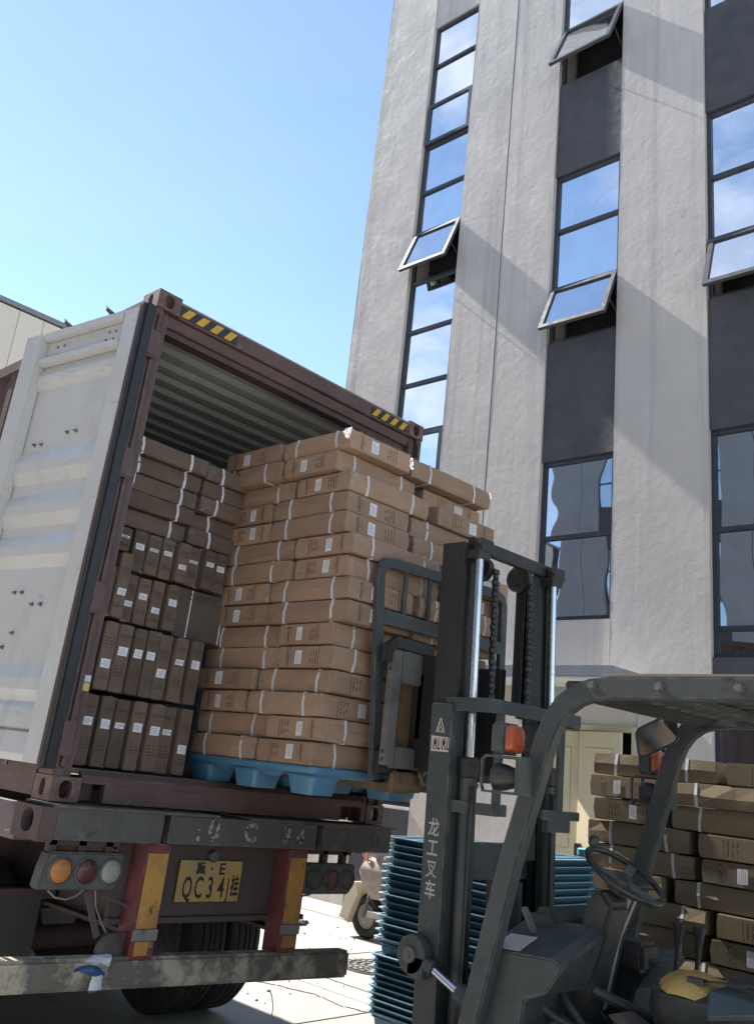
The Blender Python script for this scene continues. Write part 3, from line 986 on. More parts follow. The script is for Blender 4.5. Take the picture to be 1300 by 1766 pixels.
# lamp clusters
for x0, x1, z0, z1, cs, lm in ((.03, .46, -.400, -.228, (.118, .262, .400), (m_amber, m_redl, m_clear)),
                               (1.72, 2.19, -.425, -.252, (1.84, 1.985, 2.12), (m_dullens, m_redl, m_dullens))):
    g = G()
    sl = .03
    g.prism([(x0, -.03, z0), (x1 - (.015 if x0 > 1 else 0), -.03, z0), (x1 + .012, -.03, z0 + .05), (x1 + .02, -.03, z1), (x0 + sl, -.03, z1), (x0 + .012, -.03, z0 + .1)], (0, .09, 0))
    cl = tp('lamp_cluster', g, m_lampb, bevel=.010)
    zc = (z0 + z1) / 2
    for c, mm in zip(cs, lm):
        g = G(); g.spin([(.068, 0), (.068, .008), (.060, .012), (.056, .004)], (c + .012, -.031, zc), (0, -1, 0), 24)
        tp('lens_rim', g, m_lampb, cl)
        g = G(); g.spin([(.055, .0), (.055, .008), (.046, .016), (.025, .021), (.0, .022)], (c + .012, -.032, zc), (0, -1, 0), 24)
        tp('lens', g, mm, cl, smooth=True)
    g = G()
    for q in (.12, .5, .86):
        xx = x0 + (x1 - x0) * q
        g.box(xx - .02, xx + .02, .0, .04, z1, -.166)
    g.box(x0 + .03, x1 - .01, .0, .03, -.200, -.167)
    tp('lamp_bracket', g, m_under)
g = G()
g.tube([(.10, -.01, -.405), (.14, -.02, -.435), (.20, -.02, -.445), (.26, -.01, -.43), (.29, -.01, -.405)], .005, 6)
g.tube([(.36, -.01, -.405), (.38, -.01, -.48), (.44, 0, -.56), (.49, .0, -.62)], .005, 6)
g.tube([(1.60, .0, -.45), (1.72, -.01, -.46), (1.80, -.01, -.435), (1.86, .0, -.43)], .006, 6)
tp('lamp_cable', g, M('cable_grey', (.20, .19, .175), None, 9, rough=.7))
g = G(); g.beam((.32, .0, -.41), (.42, -.01, -.62), .03, .012, (0, 1, 0)); g.beam((.36, .0, -.42), (.60, .0, -.49), .012, .012)
tp('lamp_stay', g, m_under)
g = G(); g.spin([(0, -.02), (.066, -.02), (.078, .0), (.078, .012), (.066, .022), (.03, .028), (0, .029)], (.475, -.045, -.675), (0, -1, 0), 28)
rl = tp('round_lamp', g, M('lamp_mud', (0.085, 0.07, 0.062), (0.06, 0.05, 0.045), 12, rough=.7), smooth=True)
g = G(); g.box(.475, .58, -.03, .0, -.745, -.60)
tp('lamp_plate', g, m_under, rl)
# mud flaps, flap bar
for x0, x1 in ((-.08, .64),):
    g = G(); g.box(x0, x1, 1.0, 1.012, -1.02, -.55)
    tp('mud_flap', g, M('flap_rubber', (0.052, 0.053, 0.050), (0.07, 0.068, 0.062), 4, rough=.7))
g = G(); g.box(-.1, .70, .96, 1.03, -.60, -.545); g.box(1.72, 2.5, .96, 1.03, -.60, -.545)
tp('flap_bar', g, m_under)


# wheels: dual tyres with ribbed tread
def tyre_mesh():
    g = G()
    pr = [(.29, -.10), (.40, -.135), (.47, -.14), (.505, -.128), (.518, -.112), (.520, -.085), (.508, -.080), (.508, -.070), (.521, -.065), (.521, -.030),
          (.509, -.025), (.509, -.015), (.522, -.010)]
    pr = pr + [(r, -t) for r, t in reversed(pr)]
    g.spin(pr, (0, 0, 0), (1, 0, 0), 56)
    return g.mesh('tyre', smooth=True)


g = G(); g.spin([(.28, -.12), (.30, -.13), (.30, .13), (.28, .12), (.20, .03), (.12, .06), (0, .06)], (0, 0, 0), (1, 0, 0), 32)
rim_me = g.mesh('rim', smooth=True)
ty_me = tyre_mesh()
for yc in (1.55, 2.88, 4.2):
    for xs in ((.13, .44), (1.985, 2.295)):
        for xx in xs:
            w = link('tyre', ty_me, m_tyre, tr, Matrix.Translation((xx, yc, .525 - ZB + TILT * xx)))
            link('rim', rim_me, m_steel, w)
    g = G(); g.cyl((.05, yc, .53 - ZB), (2.38, yc, .53 - ZB + .04), .07)
    tp('axle', g, m_under)
# ------------------------------------------------------------------ cartons
m_kraft = M('kraft_card', (0.365, 0.234, 0.152), (0.32, 0.203, 0.131), 5, rough=.62, bump=.10, bscale=22, rnd=.16, stretch=(1, 1, 2.5), spec=.4,
            big=((0.25, 0.16, 0.103), 2.2, .55, .8, .5), dirt=[((0.37, 0.25, 0.17), 7, .60, .82, (1, 1, 3)), ((0.23, 0.145, 0.092), 4, .60, .72, (.4, 1, 4))])
m_kraft_in = M('kraft_card_shaded', (0.138, 0.095, 0.067), (0.112, 0.078, 0.056), 5, rough=.7, bump=.10, bscale=22, rnd=.22, spec=.3)  # darker copy of the card colour: the container's shade painted in
m_kraft_yard = M('kraft_card_yard', (0.225, 0.172, 0.108), (0.195, 0.148, 0.092), 5, rough=.65, bump=.07, bscale=20, rnd=.16, spec=.35, big=((0.145, 0.11, 0.07), 2.2, .5, .8, .6))
m_strap = M('strap_white', (0.66, 0.65, 0.66), None, 20, rough=.4)
m_label = M('label_paper', (0.72, 0.71, 0.71), (0.68, 0.67, 0.68), 20, rough=.6)
m_print = M('carton_ink', (0.034, 0.025, 0.020), (0.060, 0.043, 0.033), 60, rough=.7)
m_film = bpy.data.materials.new('stretch_film')
m_film.use_nodes = True
_n = m_film.node_tree.nodes; _l = m_film.node_tree.links
_n.clear()
_o = _n.new('ShaderNodeOutputMaterial'); _t = _n.new('ShaderNodeBsdfTransparent'); _g = _n.new('ShaderNodeBsdfGlossy')
_g.inputs['Roughness'].default_value = .34; _g.inputs['Color'].default_value = (.9, .88, .84, 1)
_m = _n.new('ShaderNodeMixShader'); _tc = _n.new('ShaderNodeTexCoord'); _oi = _n.new('ShaderNodeObjectInfo')
_ad = _n.new('ShaderNodeVectorMath'); _ad.operation = 'ADD'
_nz = _n.new('ShaderNodeTexNoise'); _nz.inputs['Scale'].default_value = 16; _nz.inputs['Detail'].default_value = 5; _nz.inputs['Distortion'].default_value = 2.2
_rp = _n.new('ShaderNodeMapRange'); _rp.inputs['From Min'].default_value = .5; _rp.inputs['From Max'].default_value = .72; _rp.inputs['To Max'].default_value = .24; _rp.inputs['To Min'].default_value = .03
_bp = _n.new('ShaderNodeBump'); _bp.inputs['Strength'].default_value = 1; _bp.inputs['Distance'].default_value = .03
_l.new(_tc.outputs['Object'], _ad.inputs[0]); _l.new(_oi.outputs['Random'], _ad.inputs[1])
_l.new(_ad.outputs[0], _nz.inputs['Vector']); _l.new(_nz.outputs['Fac'], _rp.inputs['Value']); _l.new(_rp.outputs['Result'], _m.inputs['Fac'])
_l.new(_nz.outputs['Fac'], _bp.inputs['Height']); _l.new(_bp.outputs['Normal'], _g.inputs['Normal'])
_l.new(_t.outputs[0], _m.inputs[1]); _l.new(_g.outputs[0], _m.inputs[2]); _l.new(_m.outputs[0], _o.inputs['Surface'])

BRAND = text_mesh('CHGΛTY', 1.0, .012, spacing=1.0)
BX = [v.co.x for v in BRAND.vertices]
BW = max(BX) - min(BX)


def add_mesh(bm, me, mtx):
    n0 = len(bm.verts)
    bm.from_mesh(me)
    bm.verts.ensure_lookup_table()
    for v in bm.verts[n0:]:
        v.co = mtx @ v.co


CART = {}


def carton_kit(L, W, H, var):
    """carton: x = strap side length L, y = printed side width W, z = height H; printed sides face -x and +x"""
    key = (L, W, H, var)
    if key in CART:
        return CART[key]
    rs = random.Random(var * 31 + int(L * 1000))
    b = .0015 if H < .0995 else .009
    # hexagonal cross section (the flaps meet in a ridge half-way up), several stations along x, slightly dented
    ns = 7
    rings = []
    for i in range(ns):
        x = -L / 2 + L * i / (ns - 1)
        e = 0 if 0 < i < ns - 1 else .003
        bulge = b * (1 - abs(2 * i / (ns - 1) - 1) ** 3 * .5)
        j = lambda s=.0036: rs.uniform(-s, s)
        zr = H * (.5 + rs.uniform(-.06, .06))
        y = W / 2 - .012
        rings.append([(x, -y + e + j(), .002 + e), (x, -y - bulge + j(), zr), (x, -y + e + j(.004), H - .001 - e + j(.002)),
                      (x, y - e + j(.004), H - .001 - e + j(.002)), (x, y + bulge + j(), zr), (x, y - e + j(), .002 + e)])
    g = G(); g.rings(rings)
    body = g.mesh('carton_body', None, .004)
    straps = []
    for sx in (-.29, .29):
        xs = L * sx + rs.uniform(-.02, .02)
        lean = rs.uniform(-.012, .012)
        g = G(); r = []
        y = W / 2 - .012; o = .0022
        ring = [(-y - o * .5, -.0004), (-y - b - o, H * .5), (-y - o * .5, H + .0010), (y + o * .5, H + .0010), (y + b + o, H * .5), (y + o * .5, -.0004)]
        w = .0085
        a = [(xs - w + lean * (z / H - .5), yy, z) for yy, z in ring]
        c = [(xs + w + lean * (z / H - .5), yy, z) for yy, z in ring]
        ai = [(xs - w + lean * (z / H - .5), yy * .993, min(max(z, .004), H - .003)) for yy, z in ring]
        ci = [(xs + w + lean * (z / H - .5), yy * .993, min(max(z, .004), H - .003)) for yy, z in ring]
        g.rings([ai, a, c, ci], caps=False)
        straps.append(g.mesh('strap'))
    # printed matter on both ends: brand across the short side, label sheet, four small lines
    bmp = bmesh.new(); bml = bmesh.new()
    for sgn in (-1,):
        # right-hand direction seen from outside: for -x side it is -y... (reading direction left to right)
        ux = Vector((0, -1, 0)) if sgn < 0 else Vector((0, 1, 0))
        uz = Vector((0, 0, 1))
        c = Vector((sgn * (L / 2 + .0012), 0, H / 2))

        def P(a, z):
            return c + ux * a + uz * z
        s = H * .74 / BW
        m = frame_mtx(P(-W * .30, 0), (0, 0, 1), -ux) @ Matrix.Diagonal((s, s * 1.45, s, 1))
        add_mesh(bmp, BRAND, m)

        def bar(bm, a0, a1, z0, z1, lift=0.0):
            dv = Vector((sgn * lift, 0, 0))
            q = [P(a0, z0) + dv, P(a1, z0) + dv, P(a1, z1) + dv, P(a0, z1) + dv]
            bm.faces.new([bm.verts.new(p) for p in q])
        z = -H * .12
        while z < H * .14:
            wv = rs.uniform(.004, .009); bar(bmp, -W * .30 + s * 1.05, -W * .30 + s * 1.05 + .0045, z, z + wv); z += wv + .004
        for k, (aa, z0, z1) in enumerate(((.10, -.27, .22), (.145, -.30, .27), (.19, -.30, .30))):
            z = H * z0
            while z < H * z1:
                wv = rs.uniform(.004, .012)
                if not (-.08 < z / H < .02 and k < 2):
                    bar(bmp, W * aa, W * aa + .008, z, min(z + wv, H * z1))
                z += wv + .004
        z = -H * .32
        while z < H * .40:
            wv = rs.uniform(.006, .013); bar(bmp, W * .235, W * .235 + .0060, z, z + wv); z += wv + .004
        # label sheet with its own print
        l0, l1 = -W * .155 + rs.uniform(-.008, .008), -W * .045 + rs.uniform(-.008, .008)
        zz = rs.uniform(-.03, .03) * H
        sk = rs.uniform(-.004, .004)
        q = [P(l0, -H * .30 + zz), P(l1, -H * .30 + zz + sk), P(l1, H * .30 + zz + sk), P(l0, H * .30 + zz)]
        dv = Vector((sgn * .0012, 0, 0))
        bml.faces.new([bml.verts.new(p + dv) for p in q])
        for k in range(4):
            aa = l0 + (l1 - l0) * (.22 + .17 * k)
            z = -H * .24 + zz
            while z < H * rs.uniform(.05, .26) + zz:
                wv = rs.uniform(.003, .009); bar(bmp, aa, aa + .0022, z, z + wv, .002); z += wv + .003
    def fin(bm, nm):
        bmesh.ops.recalc_face_normals(bm, faces=bm.faces)
        me = bpy.data.meshes.new(nm); bm.to_mesh(me); bm.free(); return me
    pr = fin(bmp, 'print'); lb = fin(bml, 'label_sheet')
    # crumpled stretch film round the two printed ends
    g = G()
    film = []
    for sgn in (-1, 1):
        g = G(); rr = []
        for q in range(4):
            x = sgn * (L / 2 + .003 - (0, .0, .03, .06)[q])
            sc_ = (.90, 1.0, 1.0, 1.0)[q]
            y = (W / 2 - .012 + .004) * sc_; o = .003
            rr.append([(x, -y, -.001 + (1 - sc_) * H / 2), (x, -y - (b if q else 0), H / 2), (x, -y, H + o - (1 - sc_) * H / 2),
                       (x, y, H + o - (1 - sc_) * H / 2), (x, y + (b if q else 0), H / 2), (x, y, -.001 + (1 - sc_) * H / 2)])
        g.rings(rr, caps=False)
        film.append(g.mesh('film_wrap', jitter=.0012))
    CART[key] = (body, straps, lb, pr, film)
    return CART[key]


for me, mt_ in ((BRAND, m_print),):
    pass


def carton(label, group, mtx, L, W, H, var, kraft=None, straps=True, film=True, printed=True):
    body, st, lb, pr, fl = carton_kit(L, W, H, var)
    t = bpy.data.objects.new('carton', None)
    COL.objects.link(t)
    t.matrix_world = mtx
    t['label'] = label; t['category'] = 'carton'; t['group'] = group
    o = link('carton_body', body, None, t)
    if not body.materials:
        body.materials.append(kraft or m_kraft)
    if kraft is not None:
        o.material_slots[0].link = 'OBJECT'; o.material_slots[0].material = kraft
    if straps:
        for s in st:
            link('strap', s, m_strap, t)
    if printed:
        link('label_sheet', lb, m_label, t)
        link('print', pr, m_print, t)['kind'] = 'stuff'
    if film:
        for f in fl:
            link('film_wrap', f, m_film, t)
    return t


def cmtx(x0, y0, z, L, W, strap_left, rz=0.0, flip=False, H=0.0):
    """place a carton by its nearest-left plan corner; strap_left: strap side on -x (else the printed side)"""
    if strap_left:
        cx, cy, a = x0 + W / 2, y0 + L / 2, math.pi / 2
    else:
        cx, cy, a = x0 + L / 2, y0 + W / 2, 0
    m = Matrix.Translation((cx, cy, z)) @ Matrix.Rotation(a + rz, 4, 'Z')
    if flip:                                    # printed side upside down
        m = m @ Matrix.Translation((0, 0, H)) @ Matrix.Rotation(math.pi, 4, 'X')
    return m


rs = random.Random(3)
# --- the load on the forks: fifteen layers, three columns in view
NY = [-.797, -.73, -.823, -.812, -.844, -.90, -.886, -.91, -.905, -.839, -.863, -.848, -.80, -.851, -.813]
SP = [-.20, -.246, -.34, -.175, -.18, -.405, -.415, -.245, -.246, -.375, -.385, -.23, -.19, -.361, -.335]
FY = [.365, .364, .357, .275, .276, .279, .292, .236, .258, .357, .323, .318, .285, .305, .292]
RX = [1.57, 1.77, 1.79, 1.59, 1.585, 1.86, 1.88, 1.59, 1.60, 1.80, 1.78, 1.57, 1.60, 1.79, 1.77]
PAT = 'SPPSSPPSSPPSSPP'          # near corner: side seen on the left face
FLIP = [0, 0, 0, 0, 0, 1, 1, 0, 0, 0, 0, 1, 1, 1, 1]
LZ0, LH = 1.755, .1264
N = 15
for i in range(N):
    z = LZ0 + (N - 1 - i) * LH
    dx = rs.uniform(-.028, .022)
    who = nth(i, N)
    lead = ' carton from top in ' if 0 < i < N - 1 else ' carton of '
    S = PAT[i] == 'S'
    # near corner
    wl_ = SP[i] - NY[i] - .008
    if S:
        L, W = round(wl_, 2), .55
        m = cmtx(1.0 + dx, NY[i], z, L, W, True, rs.uniform(-.02, .02), FLIP[i], LH - .002)
    else:
        L, W = (.70 if i < 3 else .78), round(wl_, 2)
        m = cmtx(1.0 + dx, NY[i], z, L, W, False, rs.uniform(-.02, .02), FLIP[i], LH - .002)
    carton(who + lead + "the forklift load's near corner, %s" % ('strapped side left' if S else 'printed side left'),
           'cartons of the pallet load on the forks', m, L, W, LH - .002, i % 4)
    # far left
    wl_ = FY[i] - SP[i] - .012
    S2 = not S
    if S2:
        L, W = round(wl_, 2), .52
        m = cmtx(1.0 + dx + rs.uniform(-.035, .03), SP[i] + .006, z, L, W, True, rs.uniform(-.035, .035), i % 3 == 0, LH - .002)
    else:
        L, W = .62, round(wl_, 2)
        m = cmtx(1.0 + dx + rs.uniform(-.035, .03), SP[i] + .006, z, L, W, False, rs.uniform(-.035, .035), 2 < i < 5, LH - .002)
    carton(who + lead + "the forklift load's far column, %s" % ('strapped side left' if S2 else 'printed side left'),
           'cartons of the pallet load on the forks', m, L, W, LH - .002, (i + 1) % 4)
    # right column (printed side towards the mast when the near corner shows straps there)
    yn = NY[i] + rs.uniform(-.045, .035)
    if S:
        L, W = .80, .50
        m = cmtx(RX[i], yn, z, L, W, False, rs.uniform(-.015, .015), False, LH - .002)
    else:
        L, W = .50, .62
        m = cmtx(RX[i], yn, z, L, W, True, rs.uniform(-.015, .015), True, LH - .002)
    carton(who + lead + "the forklift load's right column, %s" % ('strapped side towards mast' if S else 'printed side towards mast'),
           'cartons of the pallet load on the forks', m, L, W, LH - .002, (i + 2) % 4)

# --- cartons already inside the container: three and a half rows on edge, five flat layers on top
CM = Matrix.Translation((0, 0, ZB)) @ Matrix.Rotation(TILT, 4, 'Y')
GI = 'cartons already stowed inside the container'
H1, T1, D1 = .388, .094, .55
FL = .165
# on edge: the carton stands on its strap side: local x -> depth, printed side faces out (-y)
ST = Matrix(((0, 0, 1, 0), (1, 0, 0, 0), (0, 1, 0, 0), (0, 0, 0, 1)))      # local x->y, y->z, z->x


def stand(x, y, z, W):
    return CM @ Matrix.Translation((x, y + D1 / 2, z + W / 2)) @ ST


RN = ['bottom standing row', 'second standing row', 'third standing row', 'fourth standing row']
CN = ['first from the left', 'second from the left', 'third from the left', 'fourth from the left', 'fifth from the left',
      'sixth from the left', 'seventh from the left', 'eighth from the left', 'ninth from the left', 'tenth from the left', 'eleventh from the left']
zrow = [FL, FL + .390, FL + .780, FL + 1.075]
hrow = [.388, .388, .293, .262]
for r in range(4):
    x = .060 + (.0, .0, .012, .02)[r]
    for c in range(11):
        if x > (.80, .81, .83, .93)[r]:
            break
        T = rs.uniform(.084, .098)
        z = zrow[r]; W = hrow[r]
        yo = .10 + rs.uniform(-.02, .03) + (.05 if r == 3 else 0) + (.04 if r == 2 and c > 1 else 0)
        if r == 2 and c == 1:
            W = .388; yo -= .03
        if r == 3 and c == 1:
            z += .098; W = .16; yo += .05
        if r == 2 and c >= 6:
            break
        if True:
            up = rs.random() < .3
            m = stand(x, yo, z, W)
            if up:
                m = m @ Matrix.Translation((0, 0, T)) @ Matrix.Rotation(math.pi, 4, 'X')
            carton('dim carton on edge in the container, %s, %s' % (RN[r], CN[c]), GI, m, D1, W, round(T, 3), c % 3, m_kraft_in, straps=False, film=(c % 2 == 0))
        x += T + rs.choice((.002, .003, .004, .012))
# one carton turned flat-side out in the third row
g = G()
m = CM @ Matrix.Translation((.865, .16, FL + .78 + .145)) @ Matrix.Rotation(-math.pi / 2, 4, 'Y') @ Matrix.Rotation(math.pi / 2, 4, 'X')
t = bpy.data.objects.new('carton', None); COL.objects.link(t); t.matrix_world = CM @ Matrix.Translation((.66, .20, FL + .782))
t['label'] = 'dark carton turned with its broad strapped face out, in the third standing row'; t['category'] = 'carton'; t['group'] = GI
g = G(); g.box(0, .46, 0, .11, 0, .29)
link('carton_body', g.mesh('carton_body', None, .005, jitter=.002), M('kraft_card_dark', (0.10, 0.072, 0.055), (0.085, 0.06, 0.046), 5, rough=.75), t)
for sx in (.09, .33):
    g = G(); g.box(sx, sx + .009, -.002, .0, .002, .288)
    link('strap', g.mesh('strap'), m_strap, t)
link('print', text_mesh('CHGΛTY', .055, .001), m_print, t, frame_mtx((.17, -.0025, .245), (1, 0, 0), (0, 0, 1)))
# flat layers on top
for col, (x0, Lc) in enumerate(((.055, .60), (.665, .66))):
    for i in range(5):
        z = FL + 1.345 + (4 - i) * .104 + (0 if col == 0 else -.004)
        m = CM @ Matrix.Translation((x0 + Lc / 2, .28 + rs.uniform(-.02, .02) + .02 * i + .1, z)) @ Matrix.Rotation(rs.uniform(-.01, .01), 4, 'Z')
        if i == 4 and col == 1:
            m = m @ Matrix.Translation((-.03, -.03, 0))
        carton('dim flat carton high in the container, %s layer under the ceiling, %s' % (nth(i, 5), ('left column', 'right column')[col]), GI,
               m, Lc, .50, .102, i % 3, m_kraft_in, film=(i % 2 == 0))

# --- stack on the right behind the forklift
GR = 'cartons stacked in the yard behind the forklift'
RH = .1305
NR = 14
z0 = .19
y_l = [-1.36, -1.35, -1.375, -1.33, -1.34, -1.38, -1.44, -1.40, -1.42, -1.37, -1.36, -1.38, -1.35, -1.36]
spl = [-2.16, -1.86, -1.84, -2.00, -2.02, -1.86, -2.10, -2.06, -1.86, -1.88, -2.05, -2.07, -1.88, -1.9]
kind = 'SPPSSPSSPPSSPP'
for i in range(NR):
    z = z0 + (NR - 1 - i) * RH
    who = nth(i, NR)
    lead = ' carton from top in ' if 0 < i < NR - 1 else ' carton of '
    S = kind[i] == 'S'
    wy = round(y_l[i] - spl[i] - .02, 2)
    dx = rs.uniform(-.02, .02)
    L, W = (wy, .55) if S else (.6, wy)
    m = cmtx(2.84 + dx, spl[i] + .02, z, L, W, S, rs.uniform(-.02, .02), i % 2 == 0, RH - .003)
    carton(who + lead + 'the yard stack behind the steering wheel, %s' % ('strapped side out' if S else 'printed side out'), GR, m, L, W, RH - .003, i % 4, m_kraft_yard, film=False)
    S = not S
    L, W = (.74, .55) if S else (.6, .60)
    d = L if S else W
    m = cmtx(2.84 + rs.uniform(-.02, .02), spl[i] - .03 - d, z, L, W, S, rs.uniform(-.02, .02), i % 3 == 0, RH - .003)
    carton(who + lead + 'the yard stack behind the seat, %s' % ('strapped side out' if S else 'printed side out'), GR, m, L, W, RH - .003, (i + 1) % 4, m_kraft_yard, film=False)
# ------------------------------------------------------------------ plastic pallets
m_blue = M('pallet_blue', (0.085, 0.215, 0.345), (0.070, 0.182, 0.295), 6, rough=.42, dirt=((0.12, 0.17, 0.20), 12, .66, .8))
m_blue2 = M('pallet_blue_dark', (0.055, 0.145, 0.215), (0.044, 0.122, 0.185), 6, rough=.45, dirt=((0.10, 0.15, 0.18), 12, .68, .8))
m_rim_lit = M('pallet_rim_lit', (0.30, 0.44, 0.50), (0.24, 0.37, 0.44), 9, rough=.4)  # worn lips, coloured paler still for the sunlight catching them
m_cyan = M('pallet_cyan', (0.10, 0.34, 0.40), (0.08, 0.29, 0.35), 6, rough=.5)


def rrect(cx, cy, w, d, r, z, n=4):
    out = []
    for qx, qy, a0 in ((1, 1, 0), (-1, 1, 90), (-1, -1, 180), (1, -1, 270)):
        for k in range(n + 1):
            a = math.radians(a0 + 90 * k / n)
            out.append((cx + qx * (w / 2 - r) + r * math.cos(a), cy + qy * (d / 2 - r) + r * math.sin(a), z))
    return out


def foot_mesh(w, d, h):
    g = G()
    g.rings([rrect(0, 0, w * .76, d * .76, .02, -h), rrect(0, 0, w * .79, d * .79, .024, -h + .006), rrect(0, 0, w * .96, d * .96, .03, -.012), rrect(0, 0, w * 1.12, d * 1.12, .035, 0)])
    return g.mesh('foot', smooth=True)


# the pallet under the load (nine cup feet)
PX0, PX1, PY0, PY1 = .985, 2.42, -.835, .30
pt = thing('pallet', 'bright blue plastic pallet with cup feet carrying the carton load on the forks', 'pallet', ((PX0 + PX1) / 2, (PY0 + PY1) / 2, 1.62))
g = G()
cx_, cy_ = (PX0 + PX1) / 2, (PY0 + PY1) / 2
g.rings([rrect(cx_, cy_, PX1 - PX0 - .05, PY1 - PY0 - .05, .04, 1.706), rrect(cx_, cy_, PX1 - PX0 - .01, PY1 - PY0 - .01, .05, 1.722), rrect(cx_, cy_, PX1 - PX0, PY1 - PY0, .05, 1.745), rrect(cx_, cy_, PX1 - PX0 - .01, PY1 - PY0 - .01, .05, 1.754)])
part('deck', g, m_blue, pt, smooth=True)
fm = foot_mesh(.215, .215, .098)
for fx in (PX0 + .125, cx_, PX1 - .125):
    for fy in (PY0 + .135, cy_ + .03, PY1 - .12):
        o = link('foot', fm, m_blue, pt, Matrix.Translation((fx - cx_, fy - cy_, 1.712 - 1.62)))
        # stiffening gusset between the cups
for fy0, fy1 in ((PY0 + .26, cy_ - .10), (cy_ + .16, PY1 - .25)):
    g = G(); g.prism([(PX0 + .02, fy0, 1.71), (PX0 + .02, fy1, 1.71), (PX0 + .04, (fy0 + fy1) / 2 + .03, 1.685), (PX0 + .04, (fy0 + fy1) / 2 - .03, 1.685)], (.02, 0, 0))
    part('rib', g, m_blue, pt)


def tray_mesh(w, d, h):
    g = G()
    g.rings([rrect(0, 0, w - .11, d - .11, .03, .0), rrect(0, 0, w - .016, d - .016, .045, h - .007), rrect(0, 0, w - .03, d - .03, .05, h - .002), rrect(0, 0, w - .06, d - .06, .045, h - .006)])
    # lighten the deck with raised ribs
    for k in range(7):
        yy = -d / 2 + .10 + (d - .2) * k / 6
        g.box(-w / 2 + .06, w / 2 - .06, yy - .012, yy + .012, h - .006, h - .001)
    return g.mesh('deck')


def rim_mesh(w, d, h):
    g = G()
    g.rings([rrect(0, 0, w - .02, d - .02, .05, h - .006), rrect(0, 0, w, d, .055, h - .005), rrect(0, 0, w, d, .055, h), rrect(0, 0, w - .045, d - .045, .05, h)], caps=False, closed=True)
    return g.mesh('rim')


tray = tray_mesh(1.0, 1.24, .050)
trim_me = rim_mesh(1.0, 1.24, .050)
def slab_mesh(w, d, h):
    g = G()
    g.rings([rrect(0, 0, w - .03, d - .03, .03, .0), rrect(0, 0, w, d, .03, .006), rrect(0, 0, w, d, .03, h - .008), rrect(0, 0, w - .02, d - .02, .03, h)])
    for s in (-1, 1):                               # front slots and pads
        for k in range(9):
            yy = -d / 2 + .1 + k * (d - .2) / 8
            g.box(s * w / 2 - .004, s * w / 2 + .006, yy - (.045 if k % 4 == 2 else .012), yy + (.045 if k % 4 == 2 else .012), .012, h - .014)
    return g.mesh('deck')


tray2 = slab_mesh(1.0, 1.2, .056)
cup = foot_mesh(.20, .20, .135)
GP = 'nested blue pallets between container and wall'


def tray_at(x, y, z, rz, me, mt_, label, group, feet=False):
    t = bpy.data.objects.new('pallet', None); COL.objects.link(t)
    t.location = (x, y, z); t.rotation_euler = (0, 0, rz)
    t['label'] = label; t['category'] = 'pallet'; t['group'] = group
    link('deck', me, mt_, t)
    if me is tray:
        link('rim', trim_me, m_rim_lit, t)
    if feet:
        for fx in (-.36, 0, .36):
            for fy in (-.47, 0, .47):
                link('foot', cup, mt_, t, Matrix.Translation((fx, fy, .015)))
    return t


zt = 1.262
for i in range(15):
    z = zt - i * .0485
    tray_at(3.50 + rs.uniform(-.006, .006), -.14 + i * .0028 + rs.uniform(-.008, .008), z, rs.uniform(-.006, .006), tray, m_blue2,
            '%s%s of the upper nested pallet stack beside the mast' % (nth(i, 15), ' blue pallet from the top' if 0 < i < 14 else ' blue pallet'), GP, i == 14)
zt = .476
for i in range(10):
    z = zt - i * .0405
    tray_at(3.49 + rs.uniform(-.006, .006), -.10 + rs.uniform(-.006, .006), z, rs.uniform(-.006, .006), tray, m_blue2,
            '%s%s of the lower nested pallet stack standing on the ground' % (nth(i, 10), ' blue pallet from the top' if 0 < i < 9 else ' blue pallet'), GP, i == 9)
# a second stack, in the sun by the cream door
zt = 1.30
for i in range(20):
    z = zt - i * .057
    tray_at(4.78 + rs.uniform(-.01, .01), -.98 + rs.uniform(-.01, .01), z, rs.uniform(-.01, .01) + .05, tray2, m_cyan,
            '%s%s of the sunlit turquoise stack in front of the cream door' % (nth(i, 20), ' pallet from the top' if 0 < i < 19 else ' pallet'), 'turquoise pallets stacked in the sun', i == 19)
    if i < 8:
        me_ = None
# stack pallet under the right-hand cartons
g = G()
t = thing('pallet', 'grey pallet on the ground under the carton stack behind the forklift', 'pallet', (3.2, -2.1, 0))
g = G(); g.box(2.86, 3.6, -2.75, -1.38, .14, .188)
part('deck', g, m_blue2, t)
for yy in (-2.65, -2.07, -1.48):
    g = G(); g.box(2.88, 3.58, yy - .06, yy + .06, 0, .138)
    part('runner', g, m_blue2, t)

# ------------------------------------------------------------------ forklift
m_fl = M('forklift_grey', (0.066, 0.076, 0.074), (0.053, 0.061, 0.060), 5, rough=.5, bump=.05, bscale=45, edge=(0.24, 0.225, 0.20),
         dirt=[((0.125, 0.118, 0.10), 4, .54, .82), ((0.030, 0.032, 0.033), 8, .60, .70), ((0.20, 0.18, 0.15), 20, .72, .76)])
m_grease = M('mast_grease', (0.019, 0.018, 0.017), (0.034, 0.031, 0.028), 7, rough=.42, edge=(0.10, 0.09, 0.075), stretch=(1, 1, .25), dirt=((0.065, 0.055, 0.044), 9, .60, .8, (2, 2, .2)))
m_chrome = M('chrome_rod', (0.66, 0.66, 0.67), (0.58, 0.58, 0.59), 10, rough=.24, metal=1.0)
m_rust = M('fork_rust', (0.20, 0.125, 0.065), (0.13, 0.085, 0.05), 9, rough=.7, bump=.3, bscale=50, dirt=((0.055, 0.045, 0.038), 8, .58, .72))
m_galv = M('carriage_worn', (0.165, 0.155, 0.135), (0.12, 0.115, 0.105), 6, rough=.65, bump=.2, bscale=40, dirt=[((0.06, 0.062, 0.062), 5, .56, .7), ((0.27, 0.25, 0.22), 12, .66, .8)])
m_orange = M('lens_orange', (0.50, 0.095, 0.03), (0.40, 0.07, 0.025), 20, rough=.25, coat=.5, bump=.3, bscale=150)
